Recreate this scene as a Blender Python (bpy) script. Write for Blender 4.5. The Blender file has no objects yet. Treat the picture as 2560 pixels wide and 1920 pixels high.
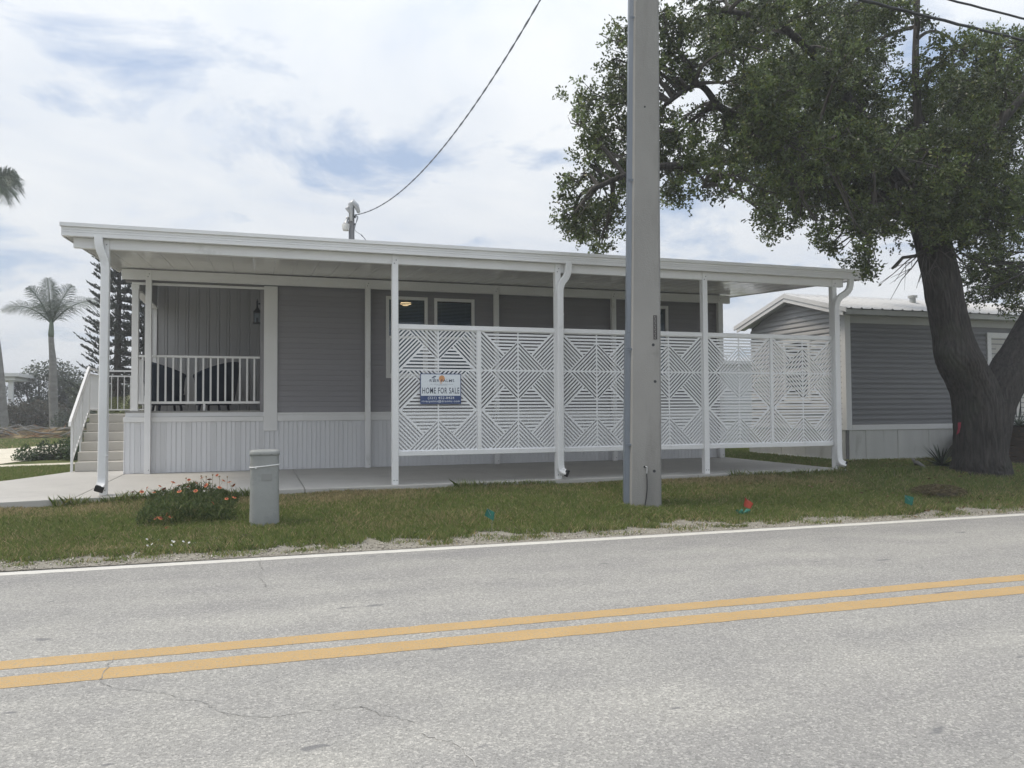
import bpy, bmesh, math, random
import numpy as np
from mathutils import Vector, Matrix, noise as mnoise

SC = bpy.context.scene
COL = SC.collection
rnd = random.Random(7)
R = math.radians
PI = math.pi

# ------------------------------------------------------------------ camera
def view_axes(yaw, pitch, roll):
    f0 = Vector((math.sin(yaw), math.cos(yaw), 0)); r0 = Vector((math.cos(yaw), -math.sin(yaw), 0)); u0 = Vector((0, 0, 1))
    f = f0*math.cos(pitch) + u0*math.sin(pitch); u = u0*math.cos(pitch) - f0*math.sin(pitch)
    return r0*math.cos(roll) + u*math.sin(roll), u*math.cos(roll) - r0*math.sin(roll), f

cam_d = bpy.data.cameras.new('camera')
cam = bpy.data.objects.new('camera', cam_d); COL.objects.link(cam)
rx, ux, fx = view_axes(.313, .03258, -.00605)
m = Matrix.Identity(4)
for i in range(3):
    m[i][0] = rx[i]; m[i][1] = ux[i]; m[i][2] = -fx[i]
m.translation = (1.7795, -10.552, 1.0)
cam.matrix_world = m
cam_d.sensor_fit = 'HORIZONTAL'; cam_d.sensor_width = 36
cam_d.lens = 36*1958.15/2560
cam_d.clip_end = 3000; cam_d.clip_start = .05
SC.camera = cam

# ------------------------------------------------------------------ sky, sun, exposure
SUN_EL, SUN_DIR = R(60), Vector((-.85, .12, 0)).normalized()     # high sun behind thin cloud, from the left
w = bpy.data.worlds.new('World'); SC.world = w; w.use_nodes = True
nt = w.node_tree; nt.nodes.clear()
def wn(t, **k):
    n = nt.nodes.new(t)
    for a, b in k.items(): setattr(n, a, b)
    return n
def ln(a, b): nt.links.new(a, b)
sky = wn('ShaderNodeTexSky', sky_type='NISHITA', sun_disc=False, sun_elevation=SUN_EL,
         sun_rotation=math.atan2(SUN_DIR.x, SUN_DIR.y) % (2*PI), air_density=1.0, dust_density=1.5, ozone_density=1.2)
tc = wn('ShaderNodeTexCoord'); sep = wn('ShaderNodeSeparateXYZ'); ln(tc.outputs['Generated'], sep.inputs[0])
zc = wn('ShaderNodeMath', operation='MAXIMUM'); ln(sep.outputs[2], zc.inputs[0]); zc.inputs[1].default_value = 0.0
za = wn('ShaderNodeMath', operation='ADD'); ln(zc.outputs[0], za.inputs[0]); za.inputs[1].default_value = .16
dx = wn('ShaderNodeMath', operation='DIVIDE'); ln(sep.outputs[0], dx.inputs[0]); ln(za.outputs[0], dx.inputs[1])
dy = wn('ShaderNodeMath', operation='DIVIDE'); ln(sep.outputs[1], dy.inputs[0]); ln(za.outputs[0], dy.inputs[1])
cmb = wn('ShaderNodeCombineXYZ'); ln(dx.outputs[0], cmb.inputs[0]); ln(dy.outputs[0], cmb.inputs[1])
def cloud_noise(scale, detail, rough, dist, off):
    mp = wn('ShaderNodeMapping'); mp.inputs['Location'].default_value = off; ln(cmb.outputs[0], mp.inputs[0])
    n = wn('ShaderNodeTexNoise', noise_dimensions='3D'); n.inputs['Scale'].default_value = scale; n.inputs['Detail'].default_value = detail
    n.inputs['Roughness'].default_value = rough; n.inputs['Distortion'].default_value = dist
    ln(mp.outputs[0], n.inputs['Vector']); return n.outputs['Fac']
def wramp(src, pts):
    r = wn('ShaderNodeValToRGB'); ln(src, r.inputs[0]); el = r.color_ramp.elements
    while len(el) < len(pts): el.new(.5)
    for e, (p, c) in zip(el, pts): e.position = p; e.color = (*c, 1) if len(c) == 3 else c
    return r.outputs[0]
def wmix(fac, a, b):
    x = wn('ShaderNodeMix', data_type='RGBA')
    if isinstance(fac, float): x.inputs[0].default_value = fac
    else: ln(fac, x.inputs[0])
    ln(a, x.inputs[6]); ln(b, x.inputs[7]); return x.outputs[2]
n_big = cloud_noise(.55, 6, .55, .3, (3.1, 1.7, 0))
n_fine = cloud_noise(1.7, 9, .62, .5, (7.3, 2.2, 4))
n_hole = cloud_noise(1.9, 8, .60, .35, (5.3, 4.1, 2))
body = wramp(n_big, [(.30, (6.0, 6.6, 7.7)), (.46, (7.5, 7.95, 8.7)), (.64, (8.9, 9.2, 9.5))])
veil = wramp(n_fine, [(.33, (5.6, 6.7, 8.6)), (.47, (7.8, 8.35, 9.05)), (.66, (9.6, 9.8, 9.9))])
cl = wmix(.50, body, veil)
blue = wn('ShaderNodeMix', data_type='RGBA', blend_type='MIX'); blue.inputs[0].default_value = .42
ln(sky.outputs[0], blue.inputs[6]); blue.inputs[7].default_value = (5.6, 7.4, 10.6, 1)
hole = wramp(n_hole, [(.34, (.15, .15, .15)), (.47, (1, 1, 1))])
skyc = wmix(hole, blue.outputs[2], cl)
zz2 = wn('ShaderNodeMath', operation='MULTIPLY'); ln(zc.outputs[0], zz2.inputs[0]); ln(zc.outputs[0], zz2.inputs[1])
grad = wn('ShaderNodeMath', operation='MULTIPLY_ADD'); ln(zz2.outputs[0], grad.inputs[0]); grad.inputs[1].default_value = .62; grad.inputs[2].default_value = .655   # sky brightened towards the zenith, added to raise the light on the ground
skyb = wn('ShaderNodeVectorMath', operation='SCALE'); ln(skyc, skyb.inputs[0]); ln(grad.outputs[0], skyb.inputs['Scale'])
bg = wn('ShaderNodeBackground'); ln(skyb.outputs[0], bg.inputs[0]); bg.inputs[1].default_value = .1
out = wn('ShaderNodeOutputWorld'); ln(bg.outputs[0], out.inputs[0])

sd = bpy.data.lights.new('sun', 'SUN'); sd.energy = 1.5; sd.angle = R(16); sd.color = (1, .90, .76)
so = bpy.data.objects.new('sun', sd); COL.objects.link(so)
sv = Vector((SUN_DIR.x*math.cos(SUN_EL), SUN_DIR.y*math.cos(SUN_EL), math.sin(SUN_EL)))
so.rotation_euler = sv.to_track_quat('Z', 'Y').to_euler(); so.location = (0, 0, 30)

SC.view_settings.view_transform = 'Standard'; SC.view_settings.look = 'None'
SC.view_settings.exposure = 0.58; SC.view_settings.gamma = 1.0; SC.view_settings.use_curve_mapping = False
SC.render.engine = 'CYCLES'; SC.cycles.use_denoising = True
SC.cycles.max_bounces = 6; SC.cycles.transparent_max_bounces = 12

HAZE_D = .0030
# ------------------------------------------------------------------ materials
def mat(name, color, rough=.6, var=None, bump=None, spec=.5, metal=0.0, grime=None, attr=None, objvar=0.0):
    """var=(scale, colour2, stretch xyz) large tone noise; bump=(scale, strength, stretch); grime=(scale, colour, lo, hi)"""
    m = bpy.data.materials.new(name); m.use_nodes = True; t = m.node_tree; L = t.links.new
    b = t.nodes['Principled BSDF']
    b.inputs['Roughness'].default_value = rough; b.inputs['Specular IOR Level'].default_value = spec; b.inputs['Metallic'].default_value = metal
    co = t.nodes.new('ShaderNodeTexCoord')
    def noise(scale, stretch=(1, 1, 1), detail=5, rgh=.6):
        mp = t.nodes.new('ShaderNodeMapping'); mp.inputs['Scale'].default_value = stretch; L(co.outputs['Object'], mp.inputs[0])
        n = t.nodes.new('ShaderNodeTexNoise'); n.inputs['Scale'].default_value = scale; n.inputs['Detail'].default_value = detail
        n.inputs['Roughness'].default_value = rgh; L(mp.outputs[0], n.inputs['Vector']); return n.outputs['Fac']
    def ramp(src, lo, hi, c0=(0, 0, 0), c1=(1, 1, 1)):
        r = t.nodes.new('ShaderNodeValToRGB'); e = r.color_ramp.elements
        e[0].position = lo; e[0].color = (*c0, 1); e[1].position = hi; e[1].color = (*c1, 1); L(src, r.inputs[0]); return r.outputs[0]
    def mix(f, a, bb, mode='MIX'):
        x = t.nodes.new('ShaderNodeMix'); x.data_type = 'RGBA'; x.blend_type = mode
        if isinstance(f, (int, float)): x.inputs[0].default_value = f
        else: L(f, x.inputs[0])
        for s, v in ((6, a), (7, bb)):
            if isinstance(v, tuple): x.inputs[s].default_value = (*v, 1)
            else: L(v, x.inputs[s])
        return x.outputs[2]
    c = tuple(color)
    if attr:
        a = t.nodes.new('ShaderNodeAttribute'); a.attribute_name = attr; c = a.outputs['Color']
    if var:
        f = ramp(noise(var[0], var[2] if len(var) > 2 else (1, 1, 1)), .35, .65); c = mix(f, c, var[1])
    if grime:
        f = ramp(noise(grime[0], grime[4] if len(grime) > 4 else (1, 1, 1), 8, .65), grime[2], grime[3]); c = mix(f, c, grime[1])
    if objvar:
        oi = t.nodes.new('ShaderNodeObjectInfo'); mr = t.nodes.new('ShaderNodeMapRange')
        mr.inputs[3].default_value = 1-objvar; mr.inputs[4].default_value = 1+objvar; L(oi.outputs['Random'], mr.inputs[0])
        hv = t.nodes.new('ShaderNodeHueSaturation'); L(mr.outputs[0], hv.inputs['Value'])
        if isinstance(c, tuple): hv.inputs['Color'].default_value = (*c, 1)
        else: L(c, hv.inputs['Color'])
        c = hv.outputs[0]
    if isinstance(c, tuple): b.inputs['Base Color'].default_value = (*c, 1)
    else: L(c, b.inputs['Base Color'])
    if bump:
        bn = t.nodes.new('ShaderNodeBump'); bn.inputs['Strength'].default_value = bump[1]; bn.inputs['Distance'].default_value = .02
        L(noise(bump[0], bump[2] if len(bump) > 2 else (1, 1, 1), 6), bn.inputs['Height']); L(bn.outputs[0], b.inputs['Normal'])
    return m

M = {}
M['white'] = mat('white_aluminium', (.80, .80, .80), .38, var=(1.3, (.75, .75, .75)), grime=(2.5, (.55, .55, .53), .62, .80))
M['soffit'] = mat('glossy_white_aluminium', (.72, .715, .69), .12, var=(2, (.66, .65, .61)), bump=(2.2, .35, (1, .35, 1)), spec=1.0)
M['screen'] = mat('white_powder_coat', (.82, .825, .835), .45, var=(1.1, (.78, .785, .795)))
M['trim'] = mat('house_trim_white', (.755, .755, .75), .55, var=(1.5, (.705, .705, .70)))
M['skirt'] = mat('skirting_vinyl', (.715, .72, .735), .5, var=(1.2, (.665, .67, .685), (1, 1, .4)), objvar=.012, grime=(1.6, (.5, .49, .45), .60, .80, (1, 1, .3)))
M['vent'] = mat('skirting_vent', (.64, .645, .655), .6)
M['siding'] = mat('grey_vinyl_siding', (.258, .252, .266), .5, var=(1.6, (.236, .231, .244), (.3, 1, 1)), bump=(60, .12, (.1, 1, 1)), objvar=.04)
M['porchwall'] = mat('grey_board_batten', (.375, .37, .372), .5, var=(1.6, (.34, .336, .338), (1, 1, .3)), objvar=.04)
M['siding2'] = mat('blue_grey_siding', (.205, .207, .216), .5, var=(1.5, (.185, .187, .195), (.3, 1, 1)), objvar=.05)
M['siding3'] = mat('sun_lightened_siding', (.50, .495, .49), .5, var=(1.5, (.46, .455, .45), (1, .3, 1)), objvar=.04)  # gable siding colour lightened to carry the sun from the left
M['skirt2'] = mat('pale_skirting', (.60, .60, .575), .55, var=(1.5, (.54, .54, .52), (2, 2, .2)), grime=(2.2, (.36, .36, .32), .58, .76, (1.5, 1, .25)))
M['frieze'] = mat('grey_white_frieze', (.52, .53, .52), .55, var=(1, (.48, .49, .48)))
M['roofmetal'] = mat('white_metal_roof', (.62, .62, .62), .45, var=(1.5, (.55, .55, .55)), grime=(3, (.5, .5, .48), .62, .8))
M['concrete'] = mat('slab_concrete', (.47, .455, .425), .85, var=(1.4, (.425, .41, .385)), bump=(90, .15), grime=(2.3, (.36, .355, .335), .55, .75))
M['steps'] = mat('step_concrete', (.55, .525, .475), .9, var=(2.5, (.49, .465, .42)), bump=(120, .25))
M['pole'] = mat('pole_concrete', (.275, .272, .262), .85, var=(1.3, (.235, .233, .225), (1, 1, .5)), bump=(70, .3), grime=(3.2, (.19, .187, .178), .50, .72, (1, 1, .18)))
M['conduit'] = mat('grey_pvc', (.13, .155, .19), .45, var=(1.5, (.11, .13, .16), (1, 1, .3)))
M['pedestal'] = mat('grey_plastic_pedestal', (.30, .31, .30), .6, var=(3, (.25, .26, .25)), grime=(4, (.20, .215, .215), .52, .72), bump=(40, .12))
M['black'] = mat('black_metal', (.012, .013, .015), .4)
M['cable'] = mat('black_cable', (.025, .027, .03), .5)
M['wire'] = mat('weathered_wire', (.14, .155, .18), .55)
M['navy'] = mat('navy_resin', (.010, .018, .034), .7, var=(4, (.008, .014, .026)), bump=(60, .3), spec=.2)
M['cushion'] = mat('navy_cushion', (.02, .03, .05), .9)
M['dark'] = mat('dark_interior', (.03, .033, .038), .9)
M['room'] = mat('room_wall', (.35, .34, .32), .9)
M['blind'] = mat('window_blind', (.26, .33, .37), .5)
M['door'] = mat('cream_door', (.55, .54, .50), .5, var=(1, (.5, .49, .46)))
M['shed'] = mat('white_shed_siding', (.74, .75, .76), .5, objvar=.03)
M['bark'] = mat('oak_bark', (.064, .058, .053), .95, var=(30, (.022, .020, .019), (1, 1, .09)), bump=(30, 1.0, (1, 1, .09)), grime=(1.8, (.055, .062, .045), .55, .75))
M['twig'] = mat('grey_twig', (.085, .078, .07), .9, var=(5, (.06, .055, .05)))
M['palmtrunk'] = mat('palm_trunk', (.24, .235, .22), .9, var=(7, (.17, .165, .155), (.15, .15, 1)), bump=(14, .7, (.2, .2, 1)), grime=(3, (.14, .135, .12), .52, .7))
M['wood'] = mat('old_pole_wood', (.16, .165, .175), .9, var=(4, (.12, .125, .135), (1, 1, .1)), bump=(30, .4, (1, 1, .1)))
M['mulch'] = mat('brown_mulch', (.05, .036, .025), 1, var=(8, (.03, .022, .016)), bump=(30, 1))
M['ribbon'] = mat('red_ribbon', (.22, .010, .03), .6)
M['flag_g'] = mat('green_flag', (.012, .15, .105), .55, var=(30, (.008, .11, .08)))
M['flag_o'] = mat('orange_flag', (.42, .055, .022), .55, var=(30, (.35, .045, .02)))
M['signwhite'] = mat('sign_white', (.72, .76, .80), .4)
M['signblue'] = mat('sign_blue', (.045, .075, .19), .4)
M['signink'] = mat('sign_ink', (.03, .042, .085), .45)
M['signorange'] = mat('sign_orange', (.62, .30, .13), .45)
M['signgrey'] = mat('sign_grey_ink', (.24, .27, .32), .45)
M['tag'] = mat('pole_tag', (.035, .028, .03), .5)
M['taglight'] = mat('pole_tag_letters', (.38, .38, .36), .5)
M['metal'] = mat('galvanised_steel', (.42, .43, .44), .45, metal=.6)
M['bolt'] = mat('dull_screw', (.16, .165, .17), .5, metal=.4)
M['lamp_glass'] = mat('lantern_glass', (.25, .28, .31), .2)
M['stone'] = mat('shell_stone', (.50, .475, .42), .9, objvar=.1)
M['straw'] = mat('dead_straw', (.30, .23, .12), .9, var=(6, (.22, .165, .085)))
M['soil'] = mat('dry_soil', (.10, .085, .062), 1, var=(6, (.07, .06, .045)), bump=(40, 1))
M['leafattr'] = mat('leaves', (1, 1, 1), .38, attr='Col', spec=.5)
M['grassattr'] = mat('grass_blades', (1, 1, 1), .75, attr='Col', spec=.2)
M['petal'] = mat('flower_petals', (1, 1, 1), .7, attr='Col')

def leafy(m, trans=.25):
    t = m.node_tree; b = t.nodes['Principled BSDF']; o = t.nodes['Material Output']
    tr = t.nodes.new('ShaderNodeBsdfTranslucent'); mx = t.nodes.new('ShaderNodeMixShader'); mx.inputs[0].default_value = trans
    a = [n for n in t.nodes if n.type == 'ATTRIBUTE'][0]
    t.links.new(a.outputs['Color'], tr.inputs[0]); t.links.new(b.outputs[0], mx.inputs[1]); t.links.new(tr.outputs[0], mx.inputs[2]); t.links.new(mx.outputs[0], o.inputs[0])
leafy(M['leafattr'], .30); leafy(M['grassattr'], .42)

# window glass: clear, reflecting with the angle
g = bpy.data.materials.new('window_glass'); g.use_nodes = True; t = g.node_tree; t.nodes.clear()
fr = t.nodes.new('ShaderNodeFresnel'); fr.inputs[0].default_value = 1.5
tp = t.nodes.new('ShaderNodeBsdfTransparent'); tp.inputs[0].default_value = (.80, .87, .92, 1)
gl = t.nodes.new('ShaderNodeBsdfGlossy'); gl.inputs['Roughness'].default_value = .02
mx = t.nodes.new('ShaderNodeMixShader'); o = t.nodes.new('ShaderNodeOutputMaterial')
t.links.new(fr.outputs[0], mx.inputs[0]); t.links.new(tp.outputs[0], mx.inputs[1]); t.links.new(gl.outputs[0], mx.inputs[2]); t.links.new(mx.outputs[0], o.inputs[0])
M['glass'] = g
e = bpy.data.materials.new('warm_lamp'); e.use_nodes = True
eb = e.node_tree.nodes['Principled BSDF']; eb.inputs['Emission Color'].default_value = (1, .62, .30, 1); eb.inputs['Emission Strength'].default_value = 1.6
M['lamp'] = e

# asphalt
def asphalt():
    m = bpy.data.materials.new('asphalt'); m.use_nodes = True; t = m.node_tree; L = t.links.new; b = t.nodes['Principled BSDF']
    co = t.nodes.new('ShaderNodeTexCoord')
    def vor(s):
        v = t.nodes.new('ShaderNodeTexVoronoi'); v.inputs['Scale'].default_value = s; L(co.outputs['Object'], v.inputs['Vector']); return v
    def noi(s, d=6, st=(1, 1, 1)):
        mp = t.nodes.new('ShaderNodeMapping'); mp.inputs['Scale'].default_value = st; L(co.outputs['Object'], mp.inputs[0])
        n = t.nodes.new('ShaderNodeTexNoise'); n.inputs['Scale'].default_value = s; n.inputs['Detail'].default_value = d; L(mp.outputs[0], n.inputs['Vector']); return n
    def ramp(src, pts):
        r = t.nodes.new('ShaderNodeValToRGB'); e = r.color_ramp.elements
        while len(e) < len(pts): e.new(.5)
        for x, (p, c) in zip(e, pts): x.position = p; x.color = (*c, 1)
        L(src, r.inputs[0]); return r.outputs[0]
    v = vor(105); sp = t.nodes.new('ShaderNodeSeparateColor'); L(v.outputs['Color'], sp.inputs[0])
    agg = ramp(sp.outputs[0], [(0, (.17, .167, .158)), (.25, (.28, .274, .26)), (.75, (.345, .337, .318)), (.97, (.58, .56, .52))])
    v2 = vor(240); sp2 = t.nodes.new('ShaderNodeSeparateColor'); L(v2.outputs['Color'], sp2.inputs[0])
    fine = ramp(sp2.outputs[1], [(0, (.20, .196, .186)), (.4, (.32, .313, .297)), (1, (.43, .42, .397))])
    def mix(f, a, c, mode='MIX'):
        x = t.nodes.new('ShaderNodeMix'); x.data_type = 'RGBA'; x.blend_type = mode
        if isinstance(f, float): x.inputs[0].default_value = f
        else: L(f, x.inputs[0])
        L(a, x.inputs[6])
        if isinstance(c, tuple): x.inputs[7].default_value = (*c, 1)
        else: L(c, x.inputs[7])
        return x.outputs[2]
    c = mix(.45, agg, fine)
    big = ramp(noi(.9, 4, (.05, 1, 1)).outputs['Fac'], [(.36, (.86, .86, .87)), (.64, (1.08, 1.075, 1.06))])
    c = mix(1.0, c, big, 'MULTIPLY')
    blot = ramp(noi(2.6, 5, (.6, 1, 1)).outputs['Fac'], [(.35, (.92, .92, .93)), (.65, (1.05, 1.05, 1.04))])
    c = mix(1.0, c, blot, 'MULTIPLY')
    spot = ramp(noi(7, 3, (.45, 1, 1)).outputs['Fac'], [(.715, (0, 0, 0)), (.75, (.7, .7, .7))])
    c = mix(spot, c, (.15, .15, .155))
    L(c, b.inputs['Base Color']); b.inputs['Roughness'].default_value = .9; b.inputs['Specular IOR Level'].default_value = .25
    bn = t.nodes.new('ShaderNodeBump'); bn.inputs['Strength'].default_value = .55; bn.inputs['Distance'].default_value = .006
    L(v.outputs['Distance'], bn.inputs['Height']); L(bn.outputs[0], b.inputs['Normal'])
    return m
M['asphalt'] = asphalt()
def worn_paint(name, col, under, lo):
    m = mat(name, col, .75, var=(3, tuple(x*.92 for x in col)), grime=(60, under, lo, lo+.06), bump=(70, .5)); return m
M['paint_w'] = worn_paint('white_road_paint', (.66, .64, .59), (.36, .35, .32), .60)
M['paint_y'] = worn_paint('yellow_road_paint', (.50, .335, .15), (.36, .30, .21), .545)
M['crack'] = mat('tar_crack', (.19, .185, .175), .9, var=(7, (.33, .325, .31)))
M['crack_l'] = mat('pale_crack_filler', (.52, .505, .47), .9, var=(9, (.36, .35, .33)))

# ground with grass, straw and soil tones
def ground_mat():
    m = bpy.data.materials.new('ground'); m.use_nodes = True; t = m.node_tree; L = t.links.new; b = t.nodes['Principled BSDF']
    co = t.nodes.new('ShaderNodeTexCoord')
    def noi(s, d=6):
        n = t.nodes.new('ShaderNodeTexNoise'); n.inputs['Scale'].default_value = s; n.inputs['Detail'].default_value = d; L(co.outputs['Object'], n.inputs['Vector']); return n.outputs['Fac']
    def ramp(src, pts):
        r = t.nodes.new('ShaderNodeValToRGB'); e = r.color_ramp.elements
        while len(e) < len(pts): e.new(.5)
        for x, (p, c) in zip(e, pts): x.position = p; x.color = (*c, 1)
        L(src, r.inputs[0]); return r.outputs[0]
    c1 = ramp(noi(1.1), [(.35, (.09, .11, .04)), (.55, (.125, .14, .055)), (.72, (.22, .19, .10))])
    c2 = ramp(noi(45, 3), [(.3, (.5, .5, .5)), (.7, (1.3, 1.3, 1.25))])
    x = t.nodes.new('ShaderNodeMix'); x.data_type = 'RGBA'; x.blend_type = 'MULTIPLY'; x.inputs[0].default_value = 1
    L(c1, x.inputs[6]); L(c2, x.inputs[7]); L(x.outputs[2], b.inputs['Base Color']); b.inputs['Roughness'].default_value = 1; b.inputs['Specular IOR Level'].default_value = .1
    bn = t.nodes.new('ShaderNodeBump'); bn.inputs['Strength'].default_value = .8; bn.inputs['Distance'].default_value = .03; L(noi(60, 3), bn.inputs['Height']); L(bn.outputs[0], b.inputs['Normal'])
    return m
M['ground'] = ground_mat()
M['gravel'] = mat('shell_gravel', (.37, .345, .29), 1, var=(9, (.28, .26, .22)), grime=(28, (.24, .23, .20), .56, .66), bump=(80, 1))
M['sand'] = mat('pale_sand_drive', (.66, .61, .50), 1, var=(1.2, (.60, .55, .44)), grime=(2.4, (.48, .44, .35), .55, .72), bump=(40, .4))

# ------------------------------------------------------------------ helpers
def wloc(o):
    v = Vector((0, 0, 0))
    while o is not None: v += o.location; o = o.parent
    return v
def tag(o, label=None, cat=None, group=None, kind=None):
    if label: o['label'] = label
    if cat: o['category'] = cat
    if group: o['group'] = group
    if kind: o['kind'] = kind
    return o
def thing(name, loc, label, cat, group=None):
    o = bpy.data.objects.new(name, None); COL.objects.link(o); o.location = loc; o.empty_display_size = .1
    return tag(o, label, cat, group)

class MB:
    def __init__(s): s.v = []; s.f = []
    def add(s, vs, fs):
        n = len(s.v); s.v += [tuple(p) for p in vs]; s.f += [tuple(i+n for i in f) for f in fs]; return s
    def box(s, x0, y0, z0, x1, y1, z1):
        return s.add([(x0, y0, z0), (x1, y0, z0), (x1, y1, z0), (x0, y1, z0), (x0, y0, z1), (x1, y0, z1), (x1, y1, z1), (x0, y1, z1)],
                     [(0, 3, 2, 1), (4, 5, 6, 7), (0, 1, 5, 4), (1, 2, 6, 5), (2, 3, 7, 6), (3, 0, 4, 7)])
    def prism(s, poly, a, b, axis='x'):
        """poly of 2-D points extruded from a to b; axis x: (y,z), y: (x,z), z: (x,y)"""
        def p3(p, t): return {'x': (t, p[0], p[1]), 'y': (p[0], t, p[1]), 'z': (p[0], p[1], t)}[axis]
        n = len(poly)
        return s.add([p3(p, a) for p in poly] + [p3(p, b) for p in poly],
                     [tuple(range(n)), tuple(range(2*n-1, n-1, -1))] + [(i, n+i, n+(i+1) % n, (i+1) % n) for i in range(n)])
    def tube(s, pts, r, n=8, cap=True, rect=None, jit=None, up=None):
        pts = [Vector(p) for p in pts]; rings = []
        prev = None
        for i, p in enumerate(pts):
            d = (pts[min(i+1, len(pts)-1)] - pts[max(i-1, 0)]).normalized()
            if prev is None:
                a = Vector(up) if up else (Vector((0, 0, 1)) if abs(d.z) < .9 else Vector((1, 0, 0)))
                a = (a - d*a.dot(d)).normalized()
            else: a = (prev - d*prev.dot(d)).normalized()
            prev = a; b = d.cross(a)
            ri = r[i] if isinstance(r, (list, tuple)) else r
            if rect:
                hw, hd = rect; k = .22*min(hw, hd)
                prof = [(hw, -hd+k), (hw, hd-k), (hw-k, hd), (-hw+k, hd), (-hw, hd-k), (-hw, -hd+k), (-hw+k, -hd), (hw-k, -hd)]
                rings.append([p + b*x + a*y for x, y in prof])
            else:
                rings.append([p + (a*math.cos(2*PI*j/n) + b*math.sin(2*PI*j/n))*ri*(jit(i, j) if jit else 1) for j in range(n)])
        n = len(rings[0]); vs = [q for rr in rings for q in rr]
        fs = [(i*n+j, i*n+(j+1) % n, (i+1)*n+(j+1) % n, (i+1)*n+j) for i in range(len(rings)-1) for j in range(n)]
        if cap: fs += [tuple(range(n-1, -1, -1)), tuple((len(rings)-1)*n+j for j in range(n))]
        return s.add(vs, fs)
    def cyl(s, p0, p1, r, n=12): return s.tube([p0, p1], r, n)
    def build(s, name, material, parent=None, smooth=False, bevel=0, fix=True):
        base = wloc(parent) if parent else Vector((0, 0, 0))
        me = bpy.data.meshes.new(name); me.from_pydata([tuple(Vector(p)-base) for p in s.v], [], s.f)
        if fix:
            bm = bmesh.new(); bm.from_mesh(me); bmesh.ops.recalc_face_normals(bm, faces=bm.faces); bm.to_mesh(me); bm.free()
        o = bpy.data.objects.new(name, me); COL.objects.link(o); o.parent = parent
        me.materials.append(M[material] if isinstance(material, str) else material)
        if smooth:
            for p in me.polygons: p.use_smooth = True
        if bevel:
            bv = o.modifiers.new('bevel', 'BEVEL'); bv.width = bevel; bv.segments = 2; bv.limit_method = 'ANGLE'
        return o
def one(name, mb, material, label, cat, group=None, origin=None, **k):
    """a thing that is a single mesh, its origin at its base"""
    if origin is None:
        v = np.array(mb.v); origin = ((v[:, 0].min()+v[:, 0].max())/2, (v[:, 1].min()+v[:, 1].max())/2, v[:, 2].min())
    mb.v = [tuple(Vector(p)-Vector(origin)) for p in mb.v]
    o = mb.build(name, material, None, **k); o.location = origin
    return tag(o, label, cat, group)
def copy_piece(o, parent, dx=0, dy=0, dz=0):
    c = o.copy(); COL.objects.link(c); c.parent = parent; c.location = o.location + Vector((dx, dy, dz)); return c
def copy_tree(o, loc=None, parent=None):
    c = o.copy(); COL.objects.link(c); c.parent = parent
    if loc is not None: c.location = loc
    for ch in list(o.children): copy_tree(ch, None, c)
    return c
def fast_mesh(name, V, F, cols, material, parent=None, per=None):
    """numpy mesh; F (n,k) indices; cols per vertex"""
    me = bpy.data.meshes.new(name); V = np.asarray(V, np.float32); F = np.asarray(F, np.int32); k = F.shape[1]
    me.vertices.add(len(V)); me.vertices.foreach_set('co', V.ravel())
    me.loops.add(F.size); me.loops.foreach_set('vertex_index', F.ravel())
    me.polygons.add(len(F)); me.polygons.foreach_set('loop_start', np.arange(len(F), dtype=np.int32)*k)
    me.polygons.foreach_set('loop_total', np.full(len(F), k, np.int32))
    me.update(calc_edges=True)
    if cols is not None:
        a = me.color_attributes.new('Col', 'FLOAT_COLOR', 'POINT')
        a.data.foreach_set('color', np.concatenate([cols, np.ones((len(cols), 1))], 1).astype(np.float32).ravel())
    me.materials.append(M[material])
    o = bpy.data.objects.new(name, me); COL.objects.link(o); o.parent = parent
    return o
NR = np.random.default_rng(11)
def vnoise(x, y, seed=0):
    """smooth value noise on arrays"""
    def h(i, j):
        return np.modf(np.abs(np.sin(i*127.1 + j*311.7 + seed*74.7)*43758.5453))[0]
    xi, yi = np.floor(x), np.floor(y); u, v = x-xi, y-yi; u = u*u*(3-2*u); v = v*v*(3-2*v)
    return (h(xi, yi)*(1-u) + h(xi+1, yi)*u)*(1-v) + (h(xi, yi+1)*(1-u) + h(xi+1, yi+1)*u)*v
def ground_z(y): return np.interp(y, [-3.0, -2.6, -.25, 30, 200], [-.365, -.33, -.07, -.05, -.05])

# ================================================================== SETTING: ground, road, slab
def gpt(x, y, dz=0): return (x, y, float(ground_z(y))+dz)
ys = [-300, -60, -12, -9.6, -3.0, -2.6, -2.2, -1.6, -1.0, -.5, -.25, .5, 2, 6, 12, 30, 80, 420]
xs = [-420, -80, -20, -8, -3, 0, 3, 6, 9, 12, 15, 20, 40, 120, 420]
mb = MB()
mb.add([(x, y, float(ground_z(y)) if y > -9.7 else (-.34 if y < -11 else -.365)) for y in ys for x in xs],
       [(j*len(xs)+i, j*len(xs)+i+1, (j+1)*len(xs)+i+1, (j+1)*len(xs)+i) for j in range(len(ys)-1) for i in range(len(xs)-1)])
tag(mb.build('ground', 'ground'), kind='structure')

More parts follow.
